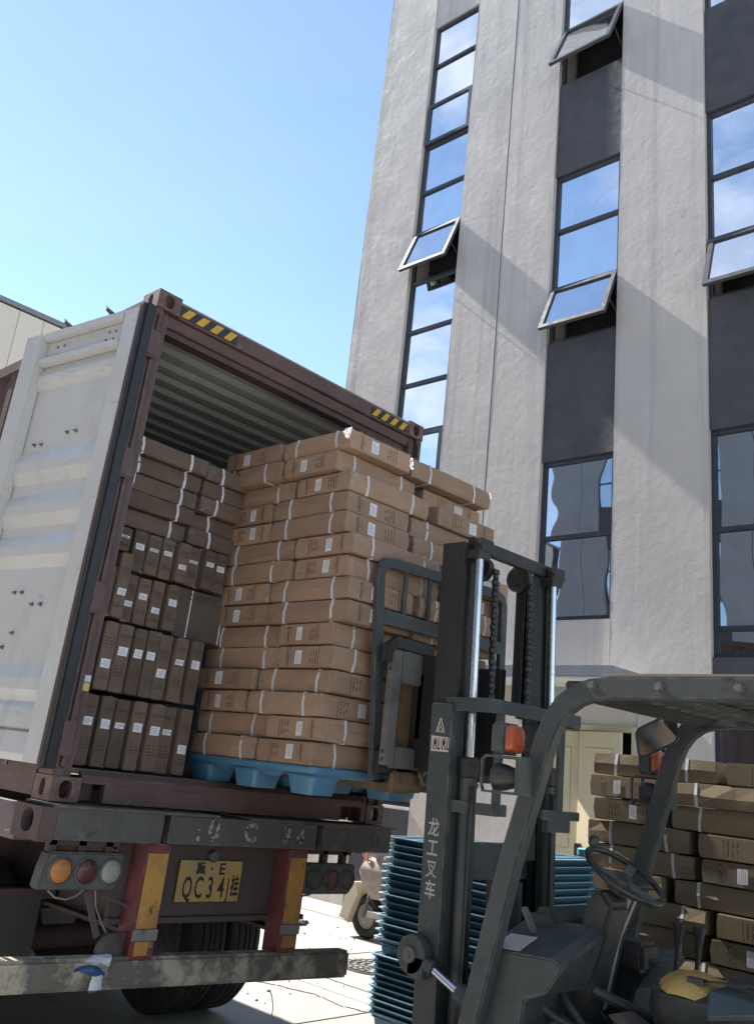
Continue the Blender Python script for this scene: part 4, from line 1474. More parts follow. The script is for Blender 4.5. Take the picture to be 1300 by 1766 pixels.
m_vinyl = M('seat_vinyl', (0.028, 0.034, 0.034), (0.04, 0.046, 0.045), 9, rough=.5, bump=.5, bscale=25)
m_foam = M('seat_foam', (0.60, 0.41, 0.14), (0.50, 0.33, 0.10), 6, rough=.9, bump=.5, bscale=30, dirt=((0.22, 0.15, 0.06), 5, .62, .76))
m_mirror = M('mirror_glass', (0.88, 0.86, 0.82), None, 5, rough=.04, metal=1.0)
m_sticker = M('sticker_white', (0.62, 0.58, 0.52), (0.55, 0.52, 0.46), 12, rough=.5)
m_white_ch = M('lettering_glint_white', (0.52, 0.49, 0.44), (0.45, 0.42, 0.38), 20, rough=.6, dirt=((0.08, 0.08, 0.08), 26, .68, .74))
m_roofpl = bpy.data.materials.new('roof_cover'); m_roofpl.use_nodes = True
_nt = m_roofpl.node_tree; _b = _nt.nodes['Principled BSDF']; _b.inputs['Base Color'].default_value = (.30, .29, .25, 1); _b.inputs['Roughness'].default_value = .5
_tr = _nt.nodes.new('ShaderNodeBsdfTranslucent'); _tr.inputs['Color'].default_value = (.42, .38, .30, 1)
_mx = _nt.nodes.new('ShaderNodeMixShader'); _mx.inputs['Fac'].default_value = .5
_nt.links.new(_b.outputs[0], _mx.inputs[1]); _nt.links.new(_tr.outputs[0], _mx.inputs[2]); _nt.links.new(_mx.outputs[0], _nt.nodes['Material Output'].inputs['Surface'])

fk = thing('forklift', 'dark grey forklift truck with black mast raising a pallet of cartons', 'forklift', (1.76, -2.3, 0))


def lean(g, k=.024, z0=1.5):
    for v in g.bm.verts:
        v.co.y += (v.co.z - z0) * k
    return g


def channel(g, x0, x1, ya, yb, z0, z1, t, web_low):
    """U channel standing up: web on the low-x or high-x side"""
    if web_low:
        g.box(x0, x0 + t, ya, yb, z0, z1)
        g.box(x0 + t, x1, ya, ya + t, z0, z1); g.box(x0 + t, x1, yb - t, yb, z0, z1)
    else:
        g.box(x1 - t, x1, ya, yb, z0, z1)
        g.box(x0, x1 - t, ya, ya + t, z0, z1); g.box(x0, x1 - t, yb - t, yb, z0, z1)
    return g


outer = []
for lo, x0, x1 in ((True, 1.300, 1.400), (False, 2.120, 2.220)):
    g = channel(G(), x0, x1, -1.47, -1.335, .12, 2.13, .022, lo)
    outer.append(part('outer_upright', lean(g), m_fl, fk, .003))
for lo, x0, x1 in ((True, 1.340, 1.445), (False, 2.075, 2.180)):
    g = channel(G(), x0, x1, -1.462, -1.31, 2.132, 2.99, .02, lo)
    g.box((x0 + .04) if lo else (x0 + .05), (x0 + .055) if lo else (x0 + .065), -1.475, -1.463, 2.132, 2.985)
    channel(g, x0 + .025 if lo else x0, x1 if lo else x1 - .025, -1.44, -1.36, .9, 2.131, .02, lo)
    part('inner_upright', lean(g), m_grease, fk, .002)
g = G(); g.box(1.40, 2.185, -1.475, -1.432, 2.958, 3.032)
part('mast_crossbar', lean(g), m_grease, fk, .006)
g = G(); g.box(1.405, 2.118, -1.42, -1.395, 1.30, 1.475)
part('cross_plate', lean(g), m_fl, fk, .004)
g = G(); g.box(1.402, 2.118, -1.44, -1.41, .50, .86)
part('cross_plate', lean(g), m_fl, fk, .004)
g = G(); g.box(1.84, 2.08, -1.38, -1.33, .86, 1.29); g.cyl((1.95, -1.42, .86), (1.95, -1.42, 1.29), .055, seg=14)
part('valve_block', lean(g), m_grease, fk)
for xx in (1.405, 2.125):
    g = G(); g.cyl((xx, -1.515, 1.88), (xx, -1.515, 2.90), .0235, seg=24)
    rod = part('lift_rod', lean(g), m_chrome, fk, smooth=True)
    g = G(); g.cyl((xx, -1.515, .5), (xx, -1.515, 1.80), .043, seg=24)
    cy = part('lift_cylinder', lean(g), m_fl, fk, smooth=True)
    g = G(); g.spin([(.045, 0), (.054, .006), (.054, .06), (.057, .062), (.057, .09), (.044, .10), (.026, .10)], (xx, -1.515, 1.78), (0, 0, 1), 20)
    part('gland_nut', lean(g), m_grease, cy, smooth=True)
    g = G(); g.box(xx - .05, xx + .06, -1.545, -1.44, 2.90, 2.945); g.cyl((xx, -1.515, 2.945), (xx, -1.515, 2.968), .018, seg=10)
    g.box(xx - .012, xx + .10, -1.535, -1.478, 2.945, 3.02)
    part('rod_bracket', lean(g), m_grease, fk, .004)
    g = G(); g.tube([(xx - .03, -1.56, 1.74), (xx - .045, -1.575, 1.70), (xx - .045, -1.57, 1.6), (xx - .03, -1.56, 1.3), (xx - .02, -1.55, .9), (xx - .02, -1.54, .55)], .013, 8)
    part('hydraulic_hose', lean(g), m_rubber, fk, smooth=True)
# chain wheels, chains, hoses
for xx, zz, rr in ((1.565, 2.89, .066), (1.925, 2.905, .078)):
    g = G(); g.spin([(0, -.02), (rr * .35, -.022), (rr * .4, -.012), (rr * .8, -.012), (rr, -.022), (rr * .93, -.006), (rr * .93, .006), (rr, .022), (rr * .4, .012), (0, .02)], (xx, -1.415, zz), (1, 0, 0), 28)
    part('chain_wheel', lean(g), m_grease, fk, smooth=True)
for xx, za, zb in ((1.60, 2.89, 2.19), (1.94, 2.90, 1.92)):
    g = G(); z = za; k = 0
    while z > zb:
        w_ = .016 if k % 2 else .024
        g.box(xx - w_, xx + w_, -1.492, -1.476, z - .027, z); g.box(xx - w_ * .5, xx + w_ * .5, -1.50, -1.470, z - .03, z - .022)
        z -= .031; k += 1
    part('lift_chain', lean(g), m_grease, fk)['kind'] = 'stuff'
for k in range(4):
    xx = 1.975 + k * .022
    g = G(); g.tube([(xx, -1.36, 2.2), (xx, -1.37, 2.85), (xx, -1.42, 2.975 - k * .008), (xx, -1.47, 2.93), (xx, -1.485, 2.7), (xx, -1.485, 1.4)], .009, 8)
    part('hydraulic_hose', lean(g), m_rubber, fk, smooth=True)
# hoop and cage bars behind the mast
g = G()
g.sweep([(1.325, -1.40, 2.13), (1.325, -1.60, 2.13), (1.345, -1.655, 2.13), (1.40, -1.69, 2.13), (1.50, -1.695, 2.13), (2.05, -1.695, 2.13), (2.14, -1.68, 2.13), (2.185, -1.64, 2.13), (2.195, -1.58, 2.13), (2.195, -1.46, 2.13)],
        [(-.008, -.033), (.008, -.033), (.008, .033), (-.008, .033)])
hoop = part('cylinder_hoop', g, m_fl, fk, .002)
for xx in (1.415, 1.97):
    g = G(); g.box(xx - .028, xx + .028, -1.685, -1.665, 1.63, 2.098)
    part('hoop_post', g, m_fl, hoop, .003)
g = G(); g.beam((1.415, -1.69, 1.645), (1.345, -1.46, 1.645), .02, .055); g.box(1.395, 1.46, -1.71, -1.68, 1.62, 1.675)
part('hoop_foot', g, m_fl, hoop, .003)
g = G(); g.box(1.79, 2.14, -1.70, -1.68, 1.62, 1.665); g.box(1.84, 2.05, -1.70, -1.66, 1.56, 1.62)
part('hoop_foot', g, m_fl, hoop, .003)
# lettering and warning stickers on the left upright
for s, z in (('龙', 1.530), ('工', 1.437), ('叉', 1.343), ('车', 1.250)):
    link('lettering', text_mesh(s, .088, .0004 if s == '叉' else .0013, sx=.80), m_white_ch, outer[0],
         frame_mtx((1.2985 - 1.76, -1.398 + 2.3 + (z - 1.5) * .024, z), (0, -1, 0), (0, 0, 1)))


def side_sheet(name, pts, mt_, par, x=1.2988):
    g = G()
    f = g.bm.faces.new([g.bm.verts.new((x, yy + (zz - 1.5) * .024, zz)) for yy, zz in pts])
    return part(name, g, mt_, par)


tri = side_sheet('warning_triangle', [(-1.372, 1.985), (-1.432, 1.985), (-1.407, 2.055), (-1.397, 2.055)], M('sticker_cream', (.50, .46, .36), None, 12, rough=.5), outer[0])
g = G()
for k in range(10):
    pass
g.tube([(1.2984, -1.392, 2.043), (1.2984, -1.392, 2.022)], .0025, 6)
g.tube([(1.2984, -1.392 + math.cos(a) * .009, 2.010 + math.sin(a) * .012) for a in [2 * math.pi * k / 12 for k in range(12)]], .0022, 5, closed=True)
g.box(1.2980, 1.2986, -1.406, -1.380, 1.992, 1.995)
part('sticker_print', g, m_ink, tri)
sq = side_sheet('warning_sticker', [(-1.348, 1.892), (-1.462, 1.892), (-1.462, 1.962), (-1.348, 1.968)], m_sticker, outer[0])
g = G(); gr = G()
for y0 in (-1.374, -1.430):
    X = 1.2982
    g.box(X - .0003, X + .0003, y0 - .009, y0 + .009, 1.925, 1.946); g.cyl((X, y0, 1.951), (X + .0006, y0, 1.951), .004, seg=10)
    g.beam((X, y0 + .004, 1.926), (X, y0 + .012, 1.902), .0006, .005, (0, 1, 0)); g.beam((X, y0 - .004, 1.926), (X, y0 - .012, 1.902), .0006, .005, (0, 1, 0))
    g.box(X - .0003, X + .0003, y0 - .026, y0 - .022, 1.905, 1.962); g.box(X - .0003, X + .0003, y0 - .033, y0 - .016, 1.902, 1.909)
    gr.tube([(X, y0 + math.cos(a) * .019, 1.930 + math.sin(a) * .027) for a in [2 * math.pi * k / 24 for k in range(24)]], .0013, 5, closed=True)
for q in (g, gr):
    for v in q.bm.verts:
        v.co.y += (v.co.z - 1.5) * .024
part('sticker_print', g, m_ink, sq)
part('sticker_ring', gr, M('sticker_red', (.42, .06, .05), None, 9, rough=.5), sq)
# tilt cylinders
for xx, s in ((1.255, -1), (2.265, 1)):
    g = G(); g.cyl((xx - .03, -1.375, .975), (xx + .03, -1.375, .975), .085, seg=24); g.box(xx - .03, xx + .03, -1.46, -1.36, .885, .975)
    ear = part('tilt_ear', g, m_fl, fk, .006)
    g = G(); g.cyl((xx + s * .03, -1.375, .975), (xx + s * .045, -1.375, .975), .035, seg=16); g.cyl((xx + s * .045, -1.375, .975), (xx + s * .055, -1.375, .975), .014, seg=10)
    part('pin', g, m_galv, ear)
    g = G(); g.cyl((xx, -1.41, .962), (xx, -1.49, .935), .03, seg=14); g.spin([(.033, 0), (.036, .02), (.03, .03)], (xx, -1.47, .942), (0, -.94, -.33), 14)
    part('rod_end', g, m_fl, fk)
    g = G(); g.cyl((xx, -1.49, .935), (xx, -1.66, .868), .019, seg=18)
    part('tilt_rod', g, m_chrome, fk, smooth=True)
    g = G(); g.cyl((xx, -1.65, .872), (xx, -2.1, .70), .045, seg=18)
    part('tilt_cylinder', g, m_fl, fk, smooth=True)
# carriage, load backrest, forks
g = G()
g.box(1.28, 2.28, -1.00, -.955, 2.28, 2.39); g.box(1.28, 2.28, -1.00, -.955, 1.76, 1.87)
for xx in (1.50, 1.98):
    g.box(xx, xx + .05, -1.25, -1.0, 1.80, 2.40)
g.box(1.50, 2.03, -1.08, -1.04, 1.95, 2.30)
part('carriage', g, m_grease, fk, .004)
g = G()
g.box(1.272, 1.335, -1.06, -1.005, 1.80, 2.40); g.box(1.555, 1.605, -1.06, -1.005, 1.80, 2.40)
g.box(1.336, 1.554, -1.058, -1.005, 2.23, 2.40); g.box(1.336, 1.554, -1.058, -1.005, 1.79, 1.90)
part('side_shift_frame', g, m_galv, fk, .006)
g = G()
for z in (1.83, 1.87, 2.30, 2.34):
    g.cyl((1.268, -1.032, z), (1.275, -1.032, z), .011, seg=10)
part('frame_bolts', g, m_black, fk)
g = G(); g.sweep([(1.25, -1.02, 2.33), (1.255, -1.02, 2.41), (1.30, -1.02, 2.445), (1.62, -1.02, 2.44)], [(-.03, -.02), (.03, -.02), (.03, .02), (-.03, .02)], up=(0, 1, 0))
part('carriage_cap', g, m_grease, fk, .004)
BR = (-.955, -.915)
g = G()
yb = -.935
g.sweep([(1.325, yb, 1.72), (1.30, yb, 2.0), (1.26, yb, 2.35), (1.215, yb, 2.80), (1.222, yb, 2.85), (1.25, yb, 2.885), (1.30, yb, 2.895), (2.30, yb, 2.92), (2.36, yb, 2.90), (2.385, yb, 2.86), (2.40, yb, 2.35), (2.36, yb, 1.9)],
        [(-.03, -.016), (.03, -.016), (.03, .016), (-.03, .016)], up=(0, 1, 0))
br = part('load_backrest', g, m_fl, fk, .002)
for xx in (1.44, 1.655, 1.9, 2.14):
    g = G(); g.beam((xx, yb, 2.62), (xx - .01, yb, 2.885), .028, .014, (0, 1, 0))
    part('backrest_bar', g, m_fl, br)
g = G(); g.box(1.265, 2.385, yb - .018, yb + .014, 2.545, 2.622)
part('backrest_rail', g, m_fl, br, .003)
for xx in (1.43, 2.02):
    g = G()
    pr = [(xx, -1.0, 2.30), (xx, -1.0, 1.665), (xx, .10, 1.683), (xx, .12, 1.700), (xx, -.93, 1.712), (xx, -.95, 1.73), (xx, -.952, 2.30)]
    g.prism(pr, (.12, 0, 0))
    part('fork', g, m_rust, fk, .004)
g = G(); g.box(1.37, 1.60, -1.05, -1.0, 1.675, 1.775)
part('fork_hook', g, m_rust, fk, .01)
g = G()
pts = []
for k in range(46):
    a = k * .55
    pts.append((1.545 + .025 * math.cos(a) + .0018 * k, -1.075 + .018 * math.sin(a * 1.3), 1.755 + .028 * math.sin(a) + .006 * math.cos(a * .7)))
g.tube(pts, .0085, 6)
part('rope_knot', g, M('rope', (.22, .19, .15), (.15, .13, .10), 30, rough=.9, bump=.5, bscale=80), fk)

# overhead guard: rails with curved front pillars
edge = [(-1.66, .42), (-1.735, .80), (-1.895, 1.455), (-2.005, 1.82), (-2.055, 1.99), (-2.10, 2.09), (-2.16, 2.165), (-2.235, 2.215), (-2.32, 2.242), (-2.42, 2.252), (-3.0, 2.258), (-3.55, 2.258), (-3.70, 2.24), (-3.80, 2.17), (-3.84, 2.05), (-3.86, .9)]
for x0, s in ((1.15, 1), (2.43, -1)):
    cl_ = []
    for i, (yy, zz) in enumerate(edge):
        p = Vector(edge[max(i - 1, 0)]); q = Vector(edge[min(i + 1, len(edge) - 1)])
        d = (q - p).normalized()
        nrm = Vector((d.y * -1, d.x))          # inward: to the rear / down
        cl_.append((x0 + s * .034, yy + nrm.x * .047, zz + nrm.y * .047))
    g = G(); g.sweep(cl_, [(-.047, -.034), (.047, -.034), (.047, .034), (-.047, .034)], up=(1, 0, 0))
    gd = part('guard_rail', g, m_fl, fk, .008)
    if s > 0:
        left_guard = gd
    for yy in (-2.345, -2.655, -2.985, -3.32):
        g = G(); xb = x0 - s * .0
        g.cyl((xb, yy, 2.212), (xb - s * .012, yy, 2.212), .019, seg=6); g.cyl((xb - s * .012, yy, 2.212), (xb - s * .026, yy, 2.212), .0155, seg=12)
        part('bolt', g, m_galv, gd)
g = G(); g.prism([(1.22, -2.235, 2.165), (1.22, -2.255, 2.15), (1.22, -2.37, 2.185), (1.22, -2.36, 2.215), (1.22, -2.27, 2.20)], (1.14, 0, 0))
part('guard_header', g, m_black, fk, .006)
for k in range(7):
    xx = 1.29 + k * .145
    g = G(); g.box(xx, xx + .06, -3.72, -2.40, 2.185, 2.215)
    part('guard_slat', g, m_fl, fk)
for yy in (-2.75, -3.25, -3.68):
    g = G(); g.box(1.218, 2.362, yy - .03, yy + .03, 2.150, 2.183)
    part('guard_crossbar', g, m_fl, fk, .004)
g = G(); g.prism([(1.165, -2.38, 2.2585), (1.165, -2.42, 2.266), (1.165, -3.55, 2.270), (1.165, -3.60, 2.2605)], (1.25, 0, 0))
part('roof_cover', g, m_roofpl, fk)
g = G(); g.prism([(1.37, -2.06, 2.26), (1.37, -2.07, 2.21), (1.37, -2.13, 2.20), (1.37, -2.22, 2.235), (1.37, -2.22, 2.262)], (.8, 0, 0))
part('guard_visor', g, m_black, fk, .01)

# lamps on the guard pillars
for x0, s in ((1.045, 1), (2.405, -1)):
    g = G(); g.box(x0, x0 + .125, -1.972, -1.892, 1.895, 2.032)
    ho = part('turn_lamp', g, m_fl, fk, .012)
    g = G()
    g.rings([[(x0 + .0625 + (px - .0) * sc, yy, 1.964 + (pz) * sc) for px, pz, _ in rrect(0, 0, .108, .122, .03, 0)] for yy, sc in ((-1.970, 1), (-1.992, .97), (-2.004, .85), (-2.006, .3))])
    part('lens', g, m_orange, ho, smooth=True)
    g = G(); g.cyl((x0 + .0625, -2.0055, 1.99), (x0 + .0625, -2.009, 1.99), .008, seg=8)
    part('lens_screw', g, m_galv, ho)
    g = G()
    g.sweep([(x0 + .0, -2.03, 1.735), (x0 + .0, -1.87, 1.735), (x0 + .0, -1.86, 1.76), (x0 + .0, -1.86, 1.87), (x0 + .0, -1.88, 1.885), (x0 + .0, -2.05, 1.885)], [(-.005, -.006), (.005, -.006), (.005, .006), (-.005, .006)], up=(1, 0, 0))
    g.sweep([(x0 + .12, -2.03, 1.735), (x0 + .12, -1.87, 1.735), (x0 + .12, -1.86, 1.76), (x0 + .12, -1.86, 1.87), (x0 + .12, -1.88, 1.885), (x0 + .12, -2.05, 1.885)], [(-.005, -.006), (.005, -.006), (.005, .006), (-.005, .006)], up=(1, 0, 0))
    g.box(x0 - .005, x0 + .13, -2.06, -2.04, 1.73, 1.89)
    part('lamp_cage', g, m_fl, fk)
    g = G(); g.spin([(.0, -.07), (.03, -.068), (.042, -.05), (.056, .0), (.060, .04), (.058, .045), (0, .05)], (x0 + .06, -1.945, 1.80), (0, 1, 0), 22)
    part('work_lamp', g, m_black, fk, smooth=True)
    g = G(); g.tube([(x0 + .05, -2.00, 1.81), (x0 + .06, -2.03, 1.86), (x0 + .075, -2.04, 1.80), (x0 + .08, -2.05, 1.885)], .005, 6)
    part('lamp_cable', g, m_galv, fk)
# rear-view mirror on the right pillar
mn = Vector((-.9143, .2065, .3486)).normalized()
mu = Vector((-.0124, -.2203, .0978)); mu = (mu - mn * mu.dot(mn)).normalized(); mv = mn.cross(mu)
mc = Vector((2.183, -2.12, 2.088))
if mv.z < 0:
    mv = -mv
g = G()
r0 = [mc + mu * a + mv * b for a, b, _ in rrect(0, 0, .255, .185, .04, 0)]
r1 = [mc + mu * a * .92 + mv * b * .9 for a, b, _ in rrect(0, 0, .255, .185, .04, 0)]
g.rings([[p - mn * .03 - (p - mc) * .3 for p in r0], r0, [p + mn * .008 for p in r0], [p + mn * .008 for p in r1], [p + mn * .003 for p in r1]])
mi = part('mirror', g, m_black, fk)
g = G(); f = g.bm.faces.new([g.bm.verts.new(p + mn * .0045) for p in [mc + mu * a * .925 + mv * b * .905 for a, b, _ in rrect(0, 0, .255, .185, .04, 0)]])
part('mirror_glass', g, m_mirror, mi)
g = G(); g.tube([mc - mn * .03, mc - mn * .06 + Vector((0, .02, .02)), (2.36, -2.02, 2.10), (2.40, -2.05, 2.02)], .011, 8)
part('mirror_arm', g, m_black, fk)

# driver's place: cowl, console, column, wheel, levers, seat
g = G(); prof = [(-1.78, .55, 0), (-1.78, 1.07, 1), (-1.82, 1.085, 1), (-2.14, 1.105, 1), (-2.20, 1.08, 1), (-2.12, .97, 0), (-2.02, .93, 0), (-1.98, .55, 0)]
g.rings([[(xx, y, z + k * lift) for y, z, k in prof] for xx, lift in ((1.22, 0), (1.56, .115))])
part('side_console', g, m_fl, fk, .008)
g = G(); g.prism([(xx, y, 1.0885 + (-1.82 - y) * .0625 + (xx - 1.22) * .338) for xx, y in ((1.235, -1.835), (1.37, -1.835), (1.37, -1.975), (1.235, -1.975))], (0, 0, .0016))
part('paper_sticker', g, m_sticker, fk)
g = G(); g.prism([(2.02, -1.80, .55), (2.02, -1.80, 1.06), (2.02, -2.14, 1.08), (2.02, -2.20, 1.05), (2.02, -2.10, .92), (2.02, -2.0, .55)], (.34, 0, 0))
part('side_console', g, m_fl, fk, .01)
g = G(); g.prism([(2.05, -1.85, 1.066), (2.17, -1.85, 1.066), (2.17, -1.95, 1.072), (2.05, -1.95, 1.072)], (0, 0, .003))
part('paper_sticker', g, m_sticker, fk)
g = G(); g.prism([(1.50, -1.79, .7), (1.50, -1.79, 1.17), (1.50, -1.84, 1.245), (1.50, -1.93, 1.262), (1.50, -2.02, 1.20), (1.50, -2.06, 1.05), (1.50, -1.98, .7)], (.42, 0, 0))
part('dash_cowl', g, M('cowl_olive', (0.058, 0.066, 0.056), (0.048, 0.056, 0.048), 5, rough=.6), fk, .03)
g = G(); g.prism([(1.555, -2.05, .72), (1.555, -1.95, .72), (1.555, -2.10, 1.335), (1.555, -2.17, 1.375), (1.555, -2.235, 1.31)], (.17, 0, 0))
part('column_cowl', g, m_black, fk, .02)
wc = Vector((1.655, -2.235, 1.435))
wnm = Vector((.0, -.50, .866))
wu = Vector((1, 0, 0)); wv = wnm.cross(wu)
g = G(); g.tube([wc + (wu * math.cos(a) + wv * math.sin(a)) * .185 for a in [2 * math.pi * k / 48 for k in range(48)]], .0145, 10, closed=True)
sw = part('steering_wheel', g, M('wheel_black', (0.022, 0.026, 0.027), (0.034, 0.038, 0.038), 14, rough=.35), fk, smooth=True)
g = G(); g.spin([(.0, -.06), (.045, -.06), (.055, -.02), (.05, .012), (.03, .022), (0, .024)], wc - wnm * .02, wnm, 24)
part('hub', g, m_black, sw, smooth=True)
for a in (math.radians(20), math.radians(160), math.radians(270)):
    dv = wu * math.cos(a) + wv * math.sin(a)
    g = G(); g.beam(wc - wnm * .015 + dv * .035, wc + dv * .182, .045 if a < 4 else .05, .012, wnm)
    part('spoke', g, M('spoke_grey', (.10, .115, .12), (.08, .09, .095), 8, rough=.45), sw, .004)
kp = wc + (wu * -.55 + wv * .80).normalized() * .185
g = G(); g.spin([(.008, 0), (.008, .035), (.02, .045), (.026, .065), (.018, .085), (0, .09)], kp, wnm, 16)
part('spinner_knob', g, m_black, sw, smooth=True)
g = G(); g.tube([(1.70, -2.18, 1.37), (1.82, -2.215, 1.385), (1.90, -2.24, 1.39), (1.93, -2.25, 1.39)], [.009, .012, .02, .018], 10)
stalk = part('direction_stalk', g, m_black, fk, smooth=True)
g = G(); g.cyl((1.93, -2.25, 1.39), (1.945, -2.255, 1.39), .015, seg=12)
part('stalk_tip', g, m_foam, stalk)
# parking brake lever and plate
g = G(); g.beam((1.40, -1.875, 1.255), (1.41, -1.93, 1.155), .03, .026, (0, 1, 0)); g.beam((1.41, -1.93, 1.155), (1.41, -1.97, 1.00), .014, .022, (0, 1, 0))
lv = part('brake_lever', g, m_galv, fk, .006)
g = G(); g.prism([(1.375, -1.93, 1.08), (1.375, -2.0, 1.09), (1.375, -2.05, 1.01), (1.375, -2.0, .88), (1.375, -1.93, .93)], (.012, 0, 0))
part('brake_plate', g, m_fl, fk, .004)
for yy, top in ((-2.275, 1.235), (-2.375, 1.232)):
    g = G(); g.tube([(2.10, yy + .02, .86), (2.10, yy + .015, 1.0), (2.10, yy, top - .09)], .012, 8)
    hl = part('hydraulic_lever', g, m_black, fk, smooth=True)
    g = G(); g.tube([(2.10, yy + .006, top - .115), (2.10, yy, top - .06), (2.10, yy - .004, top)], [.013, .022, .033], 8)
    part('lever_knob', g, m_black, hl, .004)
# black steering pipes beside the column, their highlights painted as white tubes
for k, mt_ in enumerate((m_white_ch, m_black, m_white_ch, m_black)):
    g = G(); g.tube([(1.76 + k * .028, -2.20, 1.33), (1.76 + k * .028, -2.12, 1.15), (1.76 + k * .028, -2.05, .85)], .0125, 8)
    part('steering_pipe', g, mt_, fk, smooth=True)
g = G(); g.box(1.95, 2.12, -2.17, -2.03, 1.0, 1.13)
part('control_box', g, m_black, fk, .02)
# pedals and loose pipes in the footwell
g = G()
g.tube([(1.35, -1.95, .92), (1.42, -2.05, .85), (1.50, -2.16, .80), (1.55, -2.3, .72)], .02, 8)
g.tube([(1.55, -2.02, 1.02), (1.62, -2.12, .95), (1.75, -2.3, .88), (1.95, -2.42, .82)], .024, 8)
g.tube([(1.50, -2.0, .98), (1.47, -2.08, .90), (1.50, -2.2, .78)], .016, 8)
part('footwell_pipe', g, m_black, fk, smooth=True)
for xx in (1.50, 1.78):
    g = G(); g.obox((xx, -2.11, .80), (.10, .10, .015), (math.radians(-40), 0, 0)); g.beam((xx, -2.09, .81), (xx, -1.9, .95), .02, .012)
    part('pedal', g, m_fl, fk)
g = G(); g.box(1.20, 2.36, -2.62, -1.74, .45, .70)
part('floor_pan', g, m_fl, fk, .01)
g = G(); g.prism([(1.24, -2.42, .45), (1.24, -2.42, .84), (1.24, -2.50, .885), (1.24, -3.7, .93), (1.24, -4.3, .95), (1.24, -4.42, .8), (1.24, -4.42, .35), (1.24, -3.6, .3)], (1.08, 0, 0))
part('body', g, m_fl, fk, .02)
g = G(); g.rings([rrect(1.78, -2.66, .50, .50, .10, .90), rrect(1.78, -2.66, .54, .54, .11, .96), rrect(1.78, -2.665, .53, .53, .10, 1.03), rrect(1.78, -2.67, .44, .42, .08, 1.055)])
seat = part('seat', g, m_vinyl, fk, smooth=True, jitter=.004)
g = G(); g.rings([rrect(1.79, -2.95, .48, .12, .05, .98), rrect(1.79, -2.98, .50, .13, .05, 1.15), rrect(1.79, -3.04, .48, .12, .05, 1.42), rrect(1.79, -3.06, .40, .08, .03, 1.46)])
part('seat_back', g, m_vinyl, fk, smooth=True, jitter=.004)
# torn cover: bare foam; a folded vinyl sheet and a belt lie on the seat
g = G(); g.rings([[(x, y, z + dz) for x, y, z in ((1.46, -2.70, .98), (1.56, -2.66, 1.06), (1.70, -2.72, 1.085), (1.80, -2.86, 1.09), (1.72, -3.0, 1.10), (1.52, -3.0, 1.05))] for dz in (0, .018)])
part('folded_sheet', g, M('vinyl_blue_grey', (.085, .125, .135), (.065, .10, .11), 6, rough=.45, bump=.5, bscale=14), seat, .008)
g = G(); g.sweep([(1.62, -2.98, 1.12), (1.60, -2.86, 1.125), (1.64, -2.74, 1.105), (1.60, -2.66, 1.10), (1.575, -2.62, 1.09)], [(-.02, -.002), (.02, -.002), (.02, .002), (-.02, .002)])
g.box(1.56, 1.60, -2.64, -2.57, 1.085, 1.105)
part('seat_belt', g, m_black, seat)
g = G(); g.tube([(1.24, -2.05, .80), (1.30, -2.12, .86), (1.36, -2.18, .80), (1.44, -2.22, .74), (1.46, -2.3, .80), (1.52, -2.38, .88)], .014, 8)
part('loose_hose', g, m_rubber, fk, smooth=True)
g = G(); g.prism([(1.58, -2.20, .88), (1.58, -2.26, .90), (1.58, -2.42, .80), (1.58, -2.40, .76)], (.16, 0, 0))
part('kick_plate', g, m_galv, fk, .006)
rsf = random.Random(5)


def ragged(c, rx, ry, n, z):
    out = []
    for k in range(n):
        a = 2 * math.pi * k / n
        q = 1 + rsf.uniform(-.06, .06) + .10 * math.sin(2 * a + .7) + .05 * math.sin(5 * a)
        out.append((c[0] + math.cos(a) * rx * q, c[1] + math.sin(a) * ry * q, z))
    return out


for (fx, fy, rx, ry, nn, hh) in ((1.68, -2.55, .17, .15, 26, .075), (1.90, -2.70, .12, .16, 20, .05)):
    r0 = ragged((fx, fy), rx, ry, nn, 1.03)
    g = G(); g.rings([[(fx + (x - fx) * q, fy + (y - fy) * q, 1.035 + hh * math.sqrt(max(0, 1 - q * q)) + rsf.uniform(-.005, .005)) for x, y, z in r0] for q in (1, .96, .86, .7, .5, .3, .12)])
    part('torn_foam', g, m_foam, seat, smooth=True)
g = G(); g.prism([(1.60, -2.72, 1.05), (1.74, -2.66, 1.085), (1.80, -2.72, 1.10), (1.78, -2.86, 1.085), (1.62, -2.88, 1.06)], (0, 0, .02))
part('torn_cover', g, m_vinyl, seat, .008)
g = G(); g.rings([[(x, -2.90 - .02, z) for x, z in ((1.56, 1.16), (1.66, 1.14), (1.70, 1.20), (1.64, 1.26), (1.57, 1.24))], [(x, -2.90 + .012, z) for x, z in ((1.58, 1.17), (1.655, 1.155), (1.685, 1.20), (1.635, 1.24), (1.585, 1.23))]])
part('torn_foam', g, m_foam, seat, smooth=True)
# road wheels
g = G(); g.spin([(.19, -.10), (.29, -.12), (.335, -.11), (.35, -.08), (.35, .08), (.335, .11), (.29, .12), (.19, .10)], (0, 0, 0), (1, 0, 0), 40)
fw = g.mesh('tyre', smooth=True)
g = G(); g.spin([(0, -.06), (.10, -.06), (.12, -.09), (.20, -.10), (.20, .10), (.12, .04), (0, .04)], (0, 0, 0), (1, 0, 0), 24)
fr_ = g.mesh('rim', smooth=True)
for xx, yy in ((1.20, -1.72), (2.32, -1.72), (1.30, -3.6), (2.22, -3.6)):
    w = link('tyre', fw, m_tyre, fk, Matrix.Translation((xx - 1.76, yy + 2.3, .35)))
    link('rim', fr_, m_fl, w)

